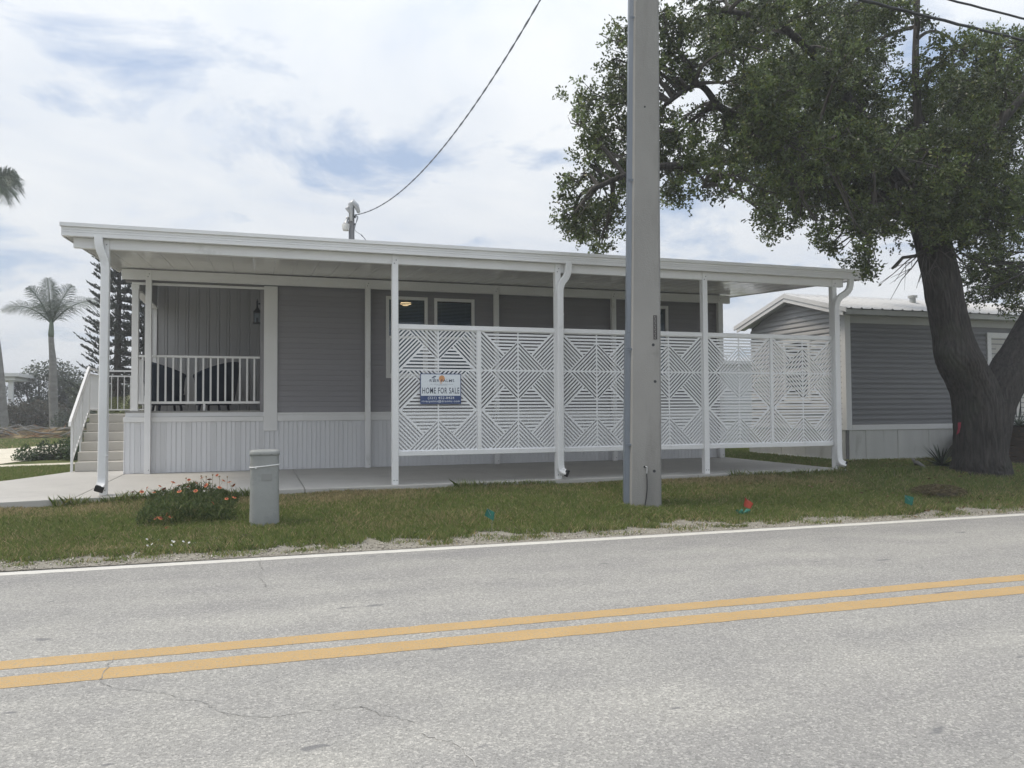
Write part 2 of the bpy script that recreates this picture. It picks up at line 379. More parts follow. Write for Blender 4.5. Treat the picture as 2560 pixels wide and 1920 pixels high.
RZ = -.35
def road_y(x): return -2.86 - .0175*x
mb = MB(); X = [-90, -30, -8, 0, 4, 8, 12, 20, 50, 130]
mb.add([(x, road_y(x), RZ) for x in X] + [(x, -9.1-.022*x, RZ) for x in X], [(i, i+1, len(X)+i+1, len(X)+i) for i in range(len(X)-1)])
tag(mb.build('road', 'asphalt'), kind='structure')
def stripe(name, x0, y0, slope, wd, material):
    mb = MB(); X = np.concatenate([np.arange(-40, -2, 2.0), np.arange(-2, 18, .035), np.arange(18, 92, 2.0)]); n = len(X)
    j0 = (vnoise(X*9, X*0, 1)-.5)*.010 + (vnoise(X*28, X*0, 2)-.5)*.008; j1 = (vnoise(X*9, X*0, 5)-.5)*.010 + (vnoise(X*28, X*0, 6)-.5)*.008
    mb.add([(x, y0+slope*(x-x0)+wd/2+a, RZ+.0018) for x, a in zip(X, j0)] + [(x, y0+slope*(x-x0)-wd/2+a, RZ+.0018) for x, a in zip(X, j1)], [(i, i+1, n+i+1, n+i) for i in range(n-1)])
    return tag(mb.build(name, material), kind='structure')
stripe('road_edge_line', -.27, -2.97, -.0178, .138, 'paint_w')
stripe('centre_line', .47, -5.685, -.0253, .166, 'paint_y')
stripe('centre_line', .556, -5.996, -.0275, .192, 'paint_y')
def crack(pts, wd, material):
    mb = MB(); P2 = []; r = random.Random(3)
    for a, b in zip(pts, pts[1:]):
        for k in range(7):
            t = k/7; P2.append(Vector((a[0]+(b[0]-a[0])*t + r.uniform(-1, 1)*.012, a[1]+(b[1]-a[1])*t + r.uniform(-1, 1)*.012, 0)))
    P2.append(Vector((*pts[-1], 0))); n = len(P2); vs = []
    for i, p in enumerate(P2):
        d = (P2[min(i+1, n-1)]-P2[max(i-1, 0)]).normalized(); q = Vector((-d.y, d.x, 0)); h = wd*r.uniform(.25, 1)/2
        vs += [(p.x+q.x*h, p.y+q.y*h, RZ+.0036), (p.x-q.x*h, p.y-q.y*h, RZ+.0036)]
    mb.add(vs, [(2*i, 2*i+2, 2*i+3, 2*i+1) for i in range(n-1)])
    return tag(mb.build('road_crack', material), kind='structure')
crack([(1.808, -3.006), (1.788, -3.291), (1.82, -3.52), (1.775, -3.742), (1.817, -4.026), (1.846, -4.213)], .007, 'crack')
crack([(1.038, -5.752), (1.017, -5.967), (1.03, -6.173), (1.137, -6.28), (1.298, -6.392), (1.37, -6.433), (1.445, -6.53), (1.526, -6.59), (1.598, -6.712), (1.656, -6.801), (1.827, -6.888), (1.979, -6.877), (2.122, -6.891), (2.224, -6.895), (2.297, -7.015), (2.376, -7.084), (2.428, -7.162)], .006, 'crack')
crack([(2.439, -7.276), (2.476, -7.356), (2.532, -7.387), (2.557, -7.495), (2.567, -7.648)], .007, 'crack_l')

# gravel shoulder beside the road edge
mb = MB(); X = np.linspace(-8, 40, 240)
rows = []
for k, off in enumerate((.62, .42, .2, -.01)):
    yy = np.array([road_y(x) for x in X]) + off*(1+.0*X)
    rows.append([(x, y, float(ground_z(y)) + .007 + (.005*(vnoise(np.array([x*6.]), np.array([y*6.]), 3)[0]) if k < 3 else .004)) for x, y in zip(X, yy)])
n = len(X); mb.add(sum(rows, []), [(k*n+i, k*n+i+1, (k+1)*n+i+1, (k+1)*n+i) for k in range(3) for i in range(n-1)])
tag(mb.build('gravel_shoulder', 'gravel', smooth=True), kind='structure')

# concrete slab in sections
def yf(x): return float(np.interp(x, [-6, -2.2, -.96, .06, 2.35, 10.9], [-1.8, -.78, -.45, -.24, -.14, -.12]))
joints = [-.27, 2.35, 5.24, 8.1, 10.875]
for a, b in zip(joints, joints[1:]):
    mb = MB(); mb.prism([(a+.005, yf(a)), ((a+b)/2, yf((a+b)/2)), (b-.005, yf(b)), (b-.005, 3.42), (a+.005, 3.42)], -.14, 0, 'z')
    tag(mb.build('concrete_slab', 'concrete', bevel=.006), kind='structure')
mb = MB(); mb.prism([(-6, -1.8), (-2.2, yf(-2.2)), (-.96, yf(-.96)), (-.275, yf(-.27)), (-.275, 4.5), (-1.17, 4.5), (-1.318, 4.0), (-1.486, 3.49), (-1.64, 3.02), (-1.8, 2.66), (-2.1, 2.2), (-2.6, 1.7), (-3.5, 1.2), (-6, .8)], -.14, 0, 'z')
tag(mb.build('concrete_slab', 'concrete', bevel=.006), kind='structure')
# pale sand driveway at the left
mb = MB(); up = [(-30, 21.5), (-14, 19.0), (-9, 17.0), (-5.2, 15.6), (-4.7, 17.2), (-4.2, 18.9), (-2, 22), (6, 24)]; lo = [(-30, 3.0), (-14, 4.6), (-6, 6.2), (-3.4, 7.4), (-3.0, 9.3), (-2.0, 11.2), (-1, 14), (6, 16)]
mb.add([gpt(x, y, .012) for x, y in up] + [gpt(x, y, .012) for x, y in lo], [(i, i+1, 8+i+1, 8+i) for i in range(7)])
tag(mb.build('sand_driveway', 'sand'), kind='structure')
mb = MB(); mb.add([gpt(-9, 5.6, .016), gpt(-3.0, 6.9, .016), gpt(-1.2, 7.4, .016), gpt(-1.2, 8.0, .016), gpt(-3, 7.6, .016), gpt(-9, 7.2, .016)], [(0, 1, 4, 5), (1, 2, 3, 4)])
tag(mb.build('sand_path', 'sand'), kind='structure')

# ================================================================== THE HOME FOR SALE
HX0, HX1, HY = -.28, 10.85, 3.40
home = thing('mobile_home', (5, 3.4, 0), 'long grey manufactured home with white skirting and recessed porch under the white carport', 'house')
WINS = [(3.935, 4.69, 1.574, 3.04), (4.812, 5.568, 1.574, 3.035), (8.835, 9.589, 1.574, 3.055)]
# wall shell with window openings
mb = MB(); cuts = [1.87]
for x0, x1, z0, z1 in WINS: cuts += [x0+.05, x1-.05]
cuts += [HX1]
for i in range(0, len(cuts)-1, 2): mb.box(cuts[i], 3.402, .94, cuts[i+1], 3.47, 3.30)
for x0, x1, z0, z1 in WINS:
    mb.box(x0+.05, 3.402, .94, x1-.05, 3.47, z0+.05); mb.box(x0+.05, 3.402, z1-.05, x1-.05, 3.47, 3.30)
mb.box(1.80, 3.402, .94, 1.868, 5.655, 3.395)                                       # porch side wall
mb.box(HX1-.07, 3.472, .94, HX1, 10.8, 3.555); mb.box(HX0, 5.75, .94, HX0+.07, 10.8, 3.555); mb.box(HX0+.07, 10.73, .94, HX1-.07, 10.8, 3.555)
mb.build('wall', 'siding', home)
mb = MB(); mb.box(HX0, 5.66, .94, 1.80, 5.75, 3.555); mb.build('porch_back_wall', 'porchwall', home)
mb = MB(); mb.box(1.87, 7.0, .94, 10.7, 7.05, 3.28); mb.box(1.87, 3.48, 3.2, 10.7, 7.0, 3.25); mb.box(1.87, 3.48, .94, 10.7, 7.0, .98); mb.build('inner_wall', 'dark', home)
mb = MB(); mb.prism([(3.97, 3.56), (3.97, 3.62), (7.1, 4.05), (10.95, 3.66), (10.95, 3.56)], HX0-.05, HX1+.05, 'x'); mb.box(HX0, 3.42, 3.40, HX1, 3.96, 3.42); mb.build('roof', 'roofmetal', home)
# lap siding boards, each course a board
EX = .0915
def board_mb(segs):
    mb = MB()
    for a, b in segs: mb.prism([(3.402, 0), (3.386, 0), (3.385, .006), (3.399, EX+.004), (3.402, EX+.004)], a, b, 'x')
    return mb
full = board_mb([(2.08, 10.79)]).build('siding_board', 'siding', home); full.location.z = .975
gaps = board_mb([(2.08, 3.94), (4.685, 4.817), (5.563, 8.84), (9.584, 10.79)]).build('siding_board', 'siding', home); gaps.location.z = .975 + 7*EX
for k in range(1, 24):
    if k == 7: continue
    if 7 < k < 22: copy_piece(gaps, home, dz=(k-7)*EX)
    else: copy_piece(full, home, dz=k*EX)
mb = MB(); mb.box(10.785, 3.375, .94, 10.856, 3.401, 3.30); mb.build('corner_trim', 'trim', home, bevel=.004)
# windows
for wi, (x0, x1, z0, z1) in enumerate(WINS):
    fr = MB(); T = .055
    fr.box(x0, 3.368, z0, x0+T, 3.41, z1); fr.box(x1-T, 3.368, z0, x1, 3.41, z1); fr.box(x0+T, 3.3685, z0, x1-T, 3.4095, z0+T); fr.box(x0+T, 3.3685, z1-T, x1-T, 3.4095, z1)
    wo = fr.build('window', 'trim', home, bevel=.004)
    zs = 2.309
    s = MB(); s.box(x0+T, 3.38, zs-.022, x1-T, 3.425, zs+.022); s.box(x0+T, 3.386, z0+T, x0+T+.028, 3.42, zs-.022); s.box(x1-T-.028, 3.386, z0+T, x1-T, 3.42, zs-.022); s.box(x0+T+.028, 3.387, z0+T, x1-T-.028, 3.42, z0+T+.03)
    s.build('sash', 'trim', wo)
    p = MB(); p.box(x0+T, 3.405, z0+T, x1-T, 3.409, z1-T); p.build('pane', 'glass', wo)
    b = MB(); zz = z0+.07
    while zz < z1-.07:
        b.add([(x0+.06, 3.442, zz), (x1-.06, 3.442, zz), (x1-.06, 3.452, zz+.0175), (x0+.06, 3.452, zz+.0175)], [(0, 1, 2, 3)]); zz += .026
    for q in (.2, .8): b.box(x0+(x1-x0)*q-.003, 3.438, z0+.06, x0+(x1-x0)*q+.003, 3.441, z1-.06)
    b.build('blind', 'blind', wo, fix=False)
# porch: board and batten panels on the back wall
pn = MB(); PW = .186
pn.prism([(0, 5.658), (0, 5.651), (.012, 5.642), (.128, 5.642), (.134, 5.648), (.142, 5.648), (.148, 5.640), (PW-.008, 5.640), (PW-.002, 5.654), (PW-.002, 5.658)], 1.0, 3.39, 'z')
p0 = pn.build('batten_panel', 'porchwall', home); p0.location.x = -.06 - 5 + 5
b0 = p0.location.copy()
p0.location = Vector((-.06, 0, 0))
for k in range(1, 10): copy_piece(p0, home, dx=PW*k)
mb = MB(); mb.box(-.12, 5.60, 1.0, -.062, 5.66, 2.98); mb.build('porch_column', 'trim', home)
mb = MB(); mb.box(-.185, 3.40, 1.012, -.086, 3.50, 3.07); mb.box(-.20, 3.385, 1.012, -.072, 3.515, 1.04); mb.box(-.195, 3.388, 3.0, -.076, 3.512, 3.07); mb.build('porch_column', 'trim', home, bevel=.004)
mb = MB(); mb.box(1.862, 3.352, .664, 2.082, 3.40, 3.125); mb.build('opening_trim', 'trim', home, bevel=.005)
mb = MB(); mb.box(-.185, 3.37, 3.068, 1.862, 3.40, 3.108); mb.build('header_trim', 'trim', home, bevel=.003)
mb = MB(); mb.box(HX0, 3.39, 3.11, 1.862, 3.50, 3.30); mb.build('header', 'siding', home)
mb = MB()                                                                       # side header with vertical boards and white soffit
k = 3.50
while k < 5.58: mb.box(-.15, k, 2.985, -.05, min(k+.072, 5.6), 3.39); mb.box(-.145, k+.072, 2.985, -.056, min(k+.08, 5.6), 3.39); k += .08
mb.build('side_header', 'porchwall', home)
mb = MB(); mb.box(-.185, 3.515, 2.955, -.045, 5.60, 2.984); mb.build('header_soffit', 'trim', home)
mb = MB(); mb.box(-.05, 3.965, 3.52, 1.80, 5.64, 3.55); mb.build('porch_ceiling', 'trim', home)
mb = MB(); mb.box(HX0+.01, 3.36, .985, 1.862, 5.66, 1.011); mb.build('porch_deck', 'pole', home)
mb = MB(); mb.box(HX0+.02, 3.372, .918, 1.862, 3.40, .984); mb.build('deck_band', 'skirt', home)
mb = MB(); mb.box(HX0-.008, 3.35, .831, 1.862, 3.385, .912); mb.box(2.083, 3.352, .828, HX1, 3.385, .938); mb.box(2.083, 3.366, .9385, HX1, 3.401, .974); mb.build('skirting_cap', 'trim', home, bevel=.006)
# porch railing
rail = thing('porch_railing', (.9, 3.44, 1.01), None, None); rail.parent = home; rail.location -= home.location
def brail(parent, x0, x1, y):
    mb = MB(); mb.box(x0, y-.025, 1.89, x1, y+.025, 1.926); mb.build('top_rail', 'trim', parent, bevel=.006)
    mb = MB(); mb.box(x0, y-.02, 1.126, x1, y+.02, 1.167); mb.build('bottom_rail', 'trim', parent, bevel=.004)
brail(rail, -.085, 1.862, 3.44)
mb = MB(); mb.box(-.036, 3.427, 1.167, -.008, 3.453, 1.89); bal = mb.build('baluster', 'trim', rail)
for k in range(1, 17): copy_piece(bal, rail, dx=.1153*k)
mb = MB(); mb.box(.90, 3.42, 1.012, .935, 3.46, 1.126); mb.build('foot_block', 'trim', rail)
mb = MB()
mb.box(-.155, 3.516, 1.89, -.115, 5.6, 1.926); mb.box(-.15, 3.516, 1.126, -.12, 5.6, 1.167)
mb.build('side_rail', 'trim', rail)
mb = MB(); mb.box(-.145, 3.62, 1.167, -.125, 3.64, 1.89); bal = mb.build('baluster', 'trim', rail)
for k in range(1, 17): copy_piece(bal, rail, dy=.118*k)
# skirting panels
SW = (HX1-HX0)/29
def skirt_panel(vent):
    mb = MB(); s = SW/5
    for i in range(5):
        if vent and i == 2: continue
        a = HX0 + i*s; d = .004 if i % 2 else 0
        e_ = -.0006 if i in (0,) else 0
        mb.prism([(a-e_, 3.398), (a-e_, 3.381), (a+.004, 3.374), (a+.010, 3.374), (a+.014, 3.386), (a+s-.004, 3.380), (a+s+(.0 if i < 4 else -.0012), 3.381), (a+s+(.0 if i < 4 else -.0012), 3.398)], .004, .835, 'z')
    return mb
pv = skirt_panel(True).build('skirting_panel', 'skirt', home)
mb = MB(); s = SW/5; mb.box(HX0+2*s+.001, 3.386, .004, HX0+3*s-.001, 3.396, .835)
for r_ in range(33):
    for c_ in range(3): 
        cx = HX0+2*s+.018+c_*.021 + (.0105 if r_ % 2 else 0)
        mb.box(cx-.005, 3.3845, .02+r_*.0245, cx+.005, 3.3858, .032+r_*.0245)
vent = mb.build('vent_strip', 'vent', pv)
for k in range(1, 6):
    c = copy_piece(pv, home, dx=k*SW); v2 = copy_piece(vent, c)
ps = skirt_panel(False).build('skirting_panel', 'skirt', home); ps.location.x += 6*SW
for k in range(7, 29): copy_piece(ps, home, dx=(k-6)*SW)
mb = MB(); mb.box(HX0-.006, 3.383, 0, HX0+.002, 10.75, .83); mb.box(HX1-.002, 3.383, -.05, HX1+.006, 10.75, .94); mb.box(HX0+.01, 3.402, 0, HX1-.01, 3.41, .94); mb.build('side_skirting', 'skirt', home)

# ceiling lamp seen lit through the window
mb = MB(); N = 20
for zc, rr in ((0, .11), (-.03, .105), (-.055, .07)): pass
lampo = MB(); pts = []
prof = [(.0, .075), (.02, .098), (.045, .098), (.062, .06), (.066, .0)]
vs = []; 
for z_, r_ in prof:
    for j in range(N): vs.append((4.35+r_*math.cos(2*PI*j/N), 3.72+r_*math.sin(2*PI*j/N), 2.99-z_))
lampo.add(vs, [(i*N+j, i*N+(j+1) % N, (i+1)*N+(j+1) % N, (i+1)*N+j) for i in range(len(prof)-1) for j in range(N)])
lo_ = one('ceiling_lamp', lampo, 'lamp', 'small warm lit lamp glowing behind the blinds of the left window', 'lamp', smooth=True)

# ================================================================== CARPORT
car = thing('carport', (5.4, 0, 0), 'white aluminium carport roof on square posts along the front of the grey home', 'carport')
PX = [.004, 3.53, 5.887, 8.312, 10.73]
for i, x in enumerate(PX):
    mb = MB(); mb.box(x-.042, -.05, 0, x+.042, .045, 3.098); p = mb.build('post', 'white', car, bevel=.005)
    s = MB()
    for zz, xo in ((3.03, .012), (2.985, -.012), (.06, -.02), (.06, .02)): s.cyl((x+xo, -.0535, zz), (x+xo, -.0495, zz), .0075, 8)
    s.build('screw', 'bolt', p)
for x in [.08, 3.6, 5.96, 8.34, 10.71]:
    mb = MB(); mb.box(x-.045, 3.25, 0, x+.045, 3.335, 3.295); p = mb.build('post', 'white', car, bevel=.005)
    s = MB()
    for zz, xo in ((3.23, .01), (3.185, -.01), (.06, .02)): s.cyl((x+xo, 3.246, zz), (x+xo, 3.2505, zz), .0075, 8)
    s.build('screw', 'bolt', p)
mb = MB(); mb.box(-.347, -.034, 2.979, 10.916, .034, 3.104); mb.build('front_beam', 'white', car, bevel=.004)
mb = MB(); mb.box(-.32, 3.262, 3.14, 10.95, 3.345, 3.298); mb.build('wall_beam', 'white', car, bevel=.004)
fas = [(-.150, 3.256), (-.150, 3.212), (-.128, 3.205), (-.128, 3.176), (-.122, 3.174), (-.122, 3.169), (-.128, 3.167), (-.128, 3.147), (-.122, 3.145), (-.122, 3.140), (-.129, 3.138), (-.129, 3.101), (-.06, 3.101), (-.06, 3.256)]
mb = MB(); mb.prism(fas, -.458, 11.232, 'x'); mb.build('gutter', 'white', car)
mb = MB(); mb.box(-.472, -.152, 3.209, -.459, -.05, 3.258); mb.box(11.233, -.152, 3.1, 11.246, -.05, 3.258); mb.build('gutter_end', 'white', car)
mb = MB(); mb.box(6.462, -.1305, 3.10, 6.468, -.06, 3.204); mb.box(6.462, -.1512, 3.212, 6.468, -.06, 3.2562); mb.build('gutter_seam', 'white', car)
def sof(y): return 3.107 + .062*(y+.06)
PWD = (11.22+.445)/38
mb = MB(); a = -.445
mb.prism([(a+.002, 0), (a+.05, -.003), (a+PWD*.5, -.001), (a+PWD-.05, -.003), (a+PWD-.002, 0), (a+PWD-.002, .07), (a+.002, .07)], -.058, 3.95, 'y')
mb.v = [(x, y, z+sof(y)) for x, y, z in mb.v]
rp = mb.build('roof_panel', 'soffit', car)
for k in range(1, 38): copy_piece(rp, car, dx=k*PWD)
mb = MB()
for xa, xb in ((-.4585, -.446), (11.221, 11.2325)):
    mb.add([(xa, -.058, sof(-.058)-.012), (xb, -.058, sof(-.058)-.012), (xb, 3.95, sof(3.95)-.012), (xa, 3.95, sof(3.95)-.012), (xa, -.058, 3.25), (xb, -.058, 3.25), (xb, 3.95, sof(3.95)+.14), (xa, 3.95, sof(3.95)+.14)],
           [(0, 3, 2, 1), (4, 5, 6, 7), (0, 1, 5, 4), (1, 2, 6, 5), (2, 3, 7, 6), (3, 0, 4, 7)])
mb.build('roof_side_trim', 'white', car)
def bez(p0, p1, p2, p3, n=10):
    p0, p1, p2, p3 = map(Vector, (p0, p1, p2, p3))
    return [p0*(1-t)**3 + p1*3*t*(1-t)**2 + p2*3*t*t*(1-t) + p3*t**3 for t in [i/n for i in range(n+1)]]
def downspout(pts, bottom, up, rect=(.047, .034), bands=(), ribs=True):
    mb = MB(); mb.tube(pts + bottom, 0, rect=rect, up=up)
    d = mb.build('downspout', 'white', car)
    s = MB(); q0, q1 = bottom[-2], bottom[-1]; dr = (Vector(q1)-Vector(q0)).normalized()
    s.tube([Vector(q1)-dr*.020, Vector(q1)+dr*.006], 0, rect=(rect[0]*1.06, rect[1]*1.10), up=up); s.build('outlet', 'black', d)
    r = MB()                                        # pressed ribs on the pipe face and crimps on the elbows
    a, b = pts[-1], bottom[0]
    if ribs:
        for xo in (-.024, -.008, .008, .024): r.box(a.x+xo-.003, a.y-rect[1]-.0025, b.z, a.x+xo+.003, a.y-rect[1]+.001, a.z)
    for i in range(1, len(bottom)-2):
        c = Vector(bottom[i]); dd = (Vector(bottom[i+1])-Vector(bottom[i-1])).normalized()
        r.tube([c-dd*.003, c+dd*.003], 0, rect=(rect[0]+.003, rect[1]+.003), up=up)
    for i in range(2, len(pts)-2):
        c = Vector(pts[i]); dd = (Vector(pts[i+1])-Vector(pts[i-1])).normalized()
        r.tube([c-dd*.003, c+dd*.003], 0, rect=(rect[0]+.003, rect[1]+.003), up=up)
    for zz in bands: r.box(a.x-rect[0]-.003, a.y-rect[1]-.003, zz-.006, a.x+rect[0]+.003, a.y+rect[1]+.003, zz+.006)
    r.build('pipe_rib', 'white', d)
Z = lambda x, y, z: Vector((x, y, z))
downspout(bez((-.062, -.105, 3.10), (-.062, -.105, 2.90), (-.0, -.088, 2.94), (.012, -.088, 2.74)), [Z(.0, -.088, .30)] + bez((.0, -.088, .26), (.0, -.088, .16), (.0, -.088, .115), (-.012, -.20, .088), 8), (0, 1, 0), bands=(2.45, .48))
downspout(bez((6.03, -.10, 3.10), (6.03, -.10, 2.80), (5.90, -.088, 2.93), (5.897, -.088, 2.66)), [Z(5.887, -.088, .32)] + bez((5.887, -.088, .28), (5.887, -.088, .13), (5.887, -.088, .115), (5.955, -.175, .088), 8), (0, 1, 0), bands=(2.36, .42))
downspout(bez((11.01, -.10, 3.10), (11.01, -.10, 2.75), (10.73, -.09, 2.93), (10.715, -.088, 2.60)), [Z(10.715, -.088, .32)] + bez((10.715, -.088, .28), (10.715, -.088, .13), (10.715, -.088, .105), (10.80, -.165, .078), 8), (0, 1, 0), bands=(.46,))

# ------------------------------------------------------------------ privacy screens
def clip(poly, a, b, c):                      # keep a*u+b*v<=c
    out = []
    for i in range(len(poly)):
        p, q = poly[i], poly[(i+1) % len(poly)]; fp = a*p[0]+b*p[1]-c; fq = a*q[0]+b*q[1]-c
        if fp <= 0: out.append(p)
        if (fp < 0) != (fq < 0) and fp != fq:
            t = fp/(fp-fq); out.append((p[0]+(q[0]-p[0])*t, p[1]+(q[1]-p[1])*t))
    return [q for i, q in enumerate(out) if abs(q[0]-out[i-1][0])+abs(q[1]-out[i-1][1]) > 1e-7]
def tile_slots():
    """slots of the left half of tile A, u to the right, v downwards"""
    S = []; base = [(.012, .022), (.982, .022), (.982, .978), (.012, .978)]; hw = .0255
    for k in range(9):                        # rising slots in the left field
        c = .965 - .107*k; p = clip(clip(base, 1, 1, c+hw), -1, -1, -(c-hw)); p = clip(p, 1, -1, .215); S.append(p)
    for k in range(7):                        # falling slots in the upper right field
        c = .285 + .107*k; p = clip(clip(base, 1, -1, c+hw), -1, 1, -(c-hw)); S.append(p)
    for k in range(7):                        # level slots at the foot
        c = .96 - .0855*k; p = clip(clip(base, 0, 1, c+.019), 0, -1, -(c-.019)); p = clip(p, -1, -1, -1.066); p = clip(p, 1, -1, .225); S.append(p)
    return [p for p in S if len(p) >= 3 and abs(sum(p[i][0]*p[(i+1) % len(p)][1]-p[(i+1) % len(p)][0]*p[i][1] for i in range(len(p)))) > .0012]
SL = tile_slots()
def split(poly, a, b_, c):
    ins = clip(poly, a, b_, c); outs = clip(poly, -a, -b_, -c)
    ar = lambda p: abs(sum(p[i][0]*p[(i+1) % len(p)][1]-p[(i+1) % len(p)][0]*p[i][1] for i in range(len(p)))) if len(p) > 2 else 0
    return (ins if ar(ins) > 1e-6 else None), (outs if ar(outs) > 1e-6 else None)
def sat(p, s):                                 # do two convex polygons overlap
    for A in (p, s):
        for i in range(len(A)):
            n_ = (A[(i+1) % len(A)][1]-A[i][1], A[i][0]-A[(i+1) % len(A)][0])
            pa = [q[0]*n_[0]+q[1]*n_[1] for q in p]; pb = [q[0]*n_[0]+q[1]*n_[1] for q in s]
            if max(pa) <= min(pb)+1e-9 or max(pb) <= min(pa)+1e-9: return False
    return True
def lattice_mesh(wd, ht, rows):
    pieces = [[(0, 0), (1, 0), (1, 1), (0, 1)]]
    for s in SL:
        sg = sum(s[i][0]*s[(i+1) % len(s)][1]-s[(i+1) % len(s)][0]*s[i][1] for i in range(len(s)))
        s = s if sg > 0 else s[::-1]; nxt = []
        for p in pieces:
            if not sat(p, s): nxt.append(p); continue
            rest = p
            for i in range(len(s)):
                x0, y0 = s[i]; x1, y1 = s[(i+1) % len(s)]; a, b_ = (y1-y0), -(x1-x0)
                if abs(a)+abs(b_) < 1e-9: continue
                rest, o = split(rest, a, b_, a*x0+b_*y0)
                if o: nxt.append(o)
                if rest is None: break
        pieces = nxt
    mb = MB(); th = ht/3; sw = wd/2; T = .004
    for ri, kind in enumerate(rows):
        top = ht - ri*th
        for side in (0, 1):
            def tr(u, v, y): return ((u*sw if side == 0 else wd-u*sw), y, top-(v if kind == 'A' else 1-v)*th)
            for p in pieces:
                k = len(p); mb.add([tr(u, v, -T) for u, v in p], [tuple(range(k))]); mb.add([tr(u, v, T) for u, v in p], [tuple(range(k))])
            for s in SL:
                k = len(s); mb.add([tr(u, v, -T) for u, v in s]+[tr(u, v, T) for u, v in s], [(q, (q+1) % k, k+(q+1) % k, k+q) for q in range(k)])
    me = bpy.data.meshes.new('lattice_panel'); me.from_pydata(mb.v, [], mb.f); me.materials.append(M['screen']); return me
bays = [(PX[1]+.043, PX[2]-.043), (PX[2]+.043, PX[3]-.043), (PX[3]+.043, PX[4]-.043)]
bw = bays[0][1]-bays[0][0]; pw = (bw-.055-.02)/2
LA = lattice_mesh(pw, 1.655, 'AAB'); LB = lattice_mesh(pw, 1.655, 'BAB')
labs = ['white cut-out lattice privacy screen that carries the blue sale sign', 'white lattice privacy screen crossed by the concrete utility pole', 'white lattice privacy screen at the right end of the carport beside the neighbouring home']
for bi, (a, b) in enumerate(bays):
    sc = thing('privacy_screen', ((a+b)/2, 0, .38), labs[bi], 'privacy screen', 'lattice privacy screens between the carport posts')
    mb = MB(); mb.box(a, -.024, 2.102, b, .024, 2.168); mb.build('top_rail', 'white', sc, bevel=.005)
    mb = MB(); mb.box(a, -.024, .382, b, .024, .448); mb.build('bottom_rail', 'white', sc, bevel=.005)
    mid = (a+b)/2; mb = MB(); mb.box(mid-.0275, -.02, .448, mid+.0275, .02, 2.102); mb.build('stile', 'white', sc, bevel=.004)
    mb = MB()
    for xx in (a, b-.012): mb.box(xx, -.012, .448, xx+.012, .012, 2.102)
    mb.build('side_channel', 'white', sc)
    w2 = mid-.0275-a-.01
    for hi, x0 in enumerate((a+.008, mid+.0295)):
        o = bpy.data.objects.new('lattice_panel', LA if (bi == 0 and hi == 0) else LB); COL.objects.link(o); o.parent = sc
        o.location = Vector((x0, 0, .4475)) - sc.location; o.scale.x = w2/pw

# ------------------------------------------------------------------ sale sign
SX0, SX1, SZ0, SZ1, SY = 3.872, 4.442, 1.083, 1.498, -.034
sgn = thing('sale_sign', ((SX0+SX1)/2, SY, SZ0), 'white and blue HOME FOR SALE sign fixed to the left lattice screen', 'sign')
mb = MB(); mb.box(SX0, SY, SZ0, SX1, SY+.006, SZ1); mb.build('sign_board', 'signblue', sgn)
mb = MB(); mb.box(SX0+.010, SY-.0012, SZ0+.112, SX1-.010, SY-.0002, SZ1-.010); mb.build('sign_face', 'signwhite', sgn)
def lettering(txt, xc, zc, height, width, material, name='lettering', bold=.0):
    cu = bpy.data.curves.new('t', 'FONT'); cu.body = txt; cu.size = 1; cu.align_x = 'CENTER'; cu.offset = bold*.5; cu.space_character = 1.14; cu.resolution_u = 3
    o = bpy.data.objects.new('t', cu); COL.objects.link(o); dg = bpy.context.evaluated_depsgraph_get(); dg.update()
    me = bpy.data.meshes.new_from_object(o.evaluated_get(dg)); bpy.data.objects.remove(o); bpy.data.curves.remove(cu)
    co = np.array([v.co[:] for v in me.vertices]); mn, mxx = co.min(0), co.max(0)
    sx = width/(mxx[0]-mn[0]); sz = height/(mxx[1]-mn[1])
    for v in me.vertices:
        x, y, _ = v.co; v.co = ((x-(mn[0]+mxx[0])/2)*sx, 0, (y-(mn[1]+mxx[1])/2)*sz)
    me.materials.clear(); me.materials.append(M[material]); me.name = name
    q = bpy.data.objects.new(name, me); COL.objects.link(q); q.parent = sgn; q.location = Vector((xc, SY-.0022, zc)) - sgn.location; return q
cx = (SX0+SX1)/2
def sz(v): return SZ1 - (v-140)/(1445-140)*(SZ1-SZ0)       # heights read off the sign's own layout
def sxx(u): return SX0 + (u-190)/(1915-190)*(SX1-SX0)
lettering('HOME FOR SALE', (sxx(275)+sxx(1840))/2, (sz(740)+sz(1000))/2, sz(740)-sz(1000), sxx(1840)-sxx(275), 'signink', bold=.014)
lettering('(321) 452-8424', (sxx(505)+sxx(1620))/2, (sz(1130)+sz(1270))/2, sz(1130)-sz(1270), sxx(1620)-sxx(505), 'signwhite', bold=.014)
lettering('riverpalms@drsmhc.com', (sxx(250)+sxx(1855))/2, (sz(1275)+sz(1400))/2, sz(1275)-sz(1400), sxx(1855)-sxx(250), 'signwhite', bold=.014)
lettering('RI', (sxx(580)+sxx(735))/2, (sz(385)+sz(500))/2, sz(385)-sz(500), sxx(735)-sxx(580), 'signink', bold=.014)
lettering('ER', (sxx(800)+sxx(985))/2, (sz(385)+sz(500))/2, sz(385)-sz(500), sxx(985)-sxx(800), 'signink', bold=.014)
lettering('PALMS', (sxx(1060)+sxx(1620))/2, (sz(385)+sz(500))/2, sz(385)-sz(500), sxx(1620)-sxx(1060), 'signink', bold=.014)
lettering('55+ MANUFACTURED HOME', (sxx(610)+sxx(1580))/2, (sz(580)+sz(612))/2, sz(580)-sz(612), sxx(1580)-sxx(610), 'signgrey')
lettering('COMMUNITY', (sxx(870)+sxx(1310))/2, (sz(622)+sz(655))/2, sz(622)-sz(655), sxx(1310)-sxx(870), 'signgrey')
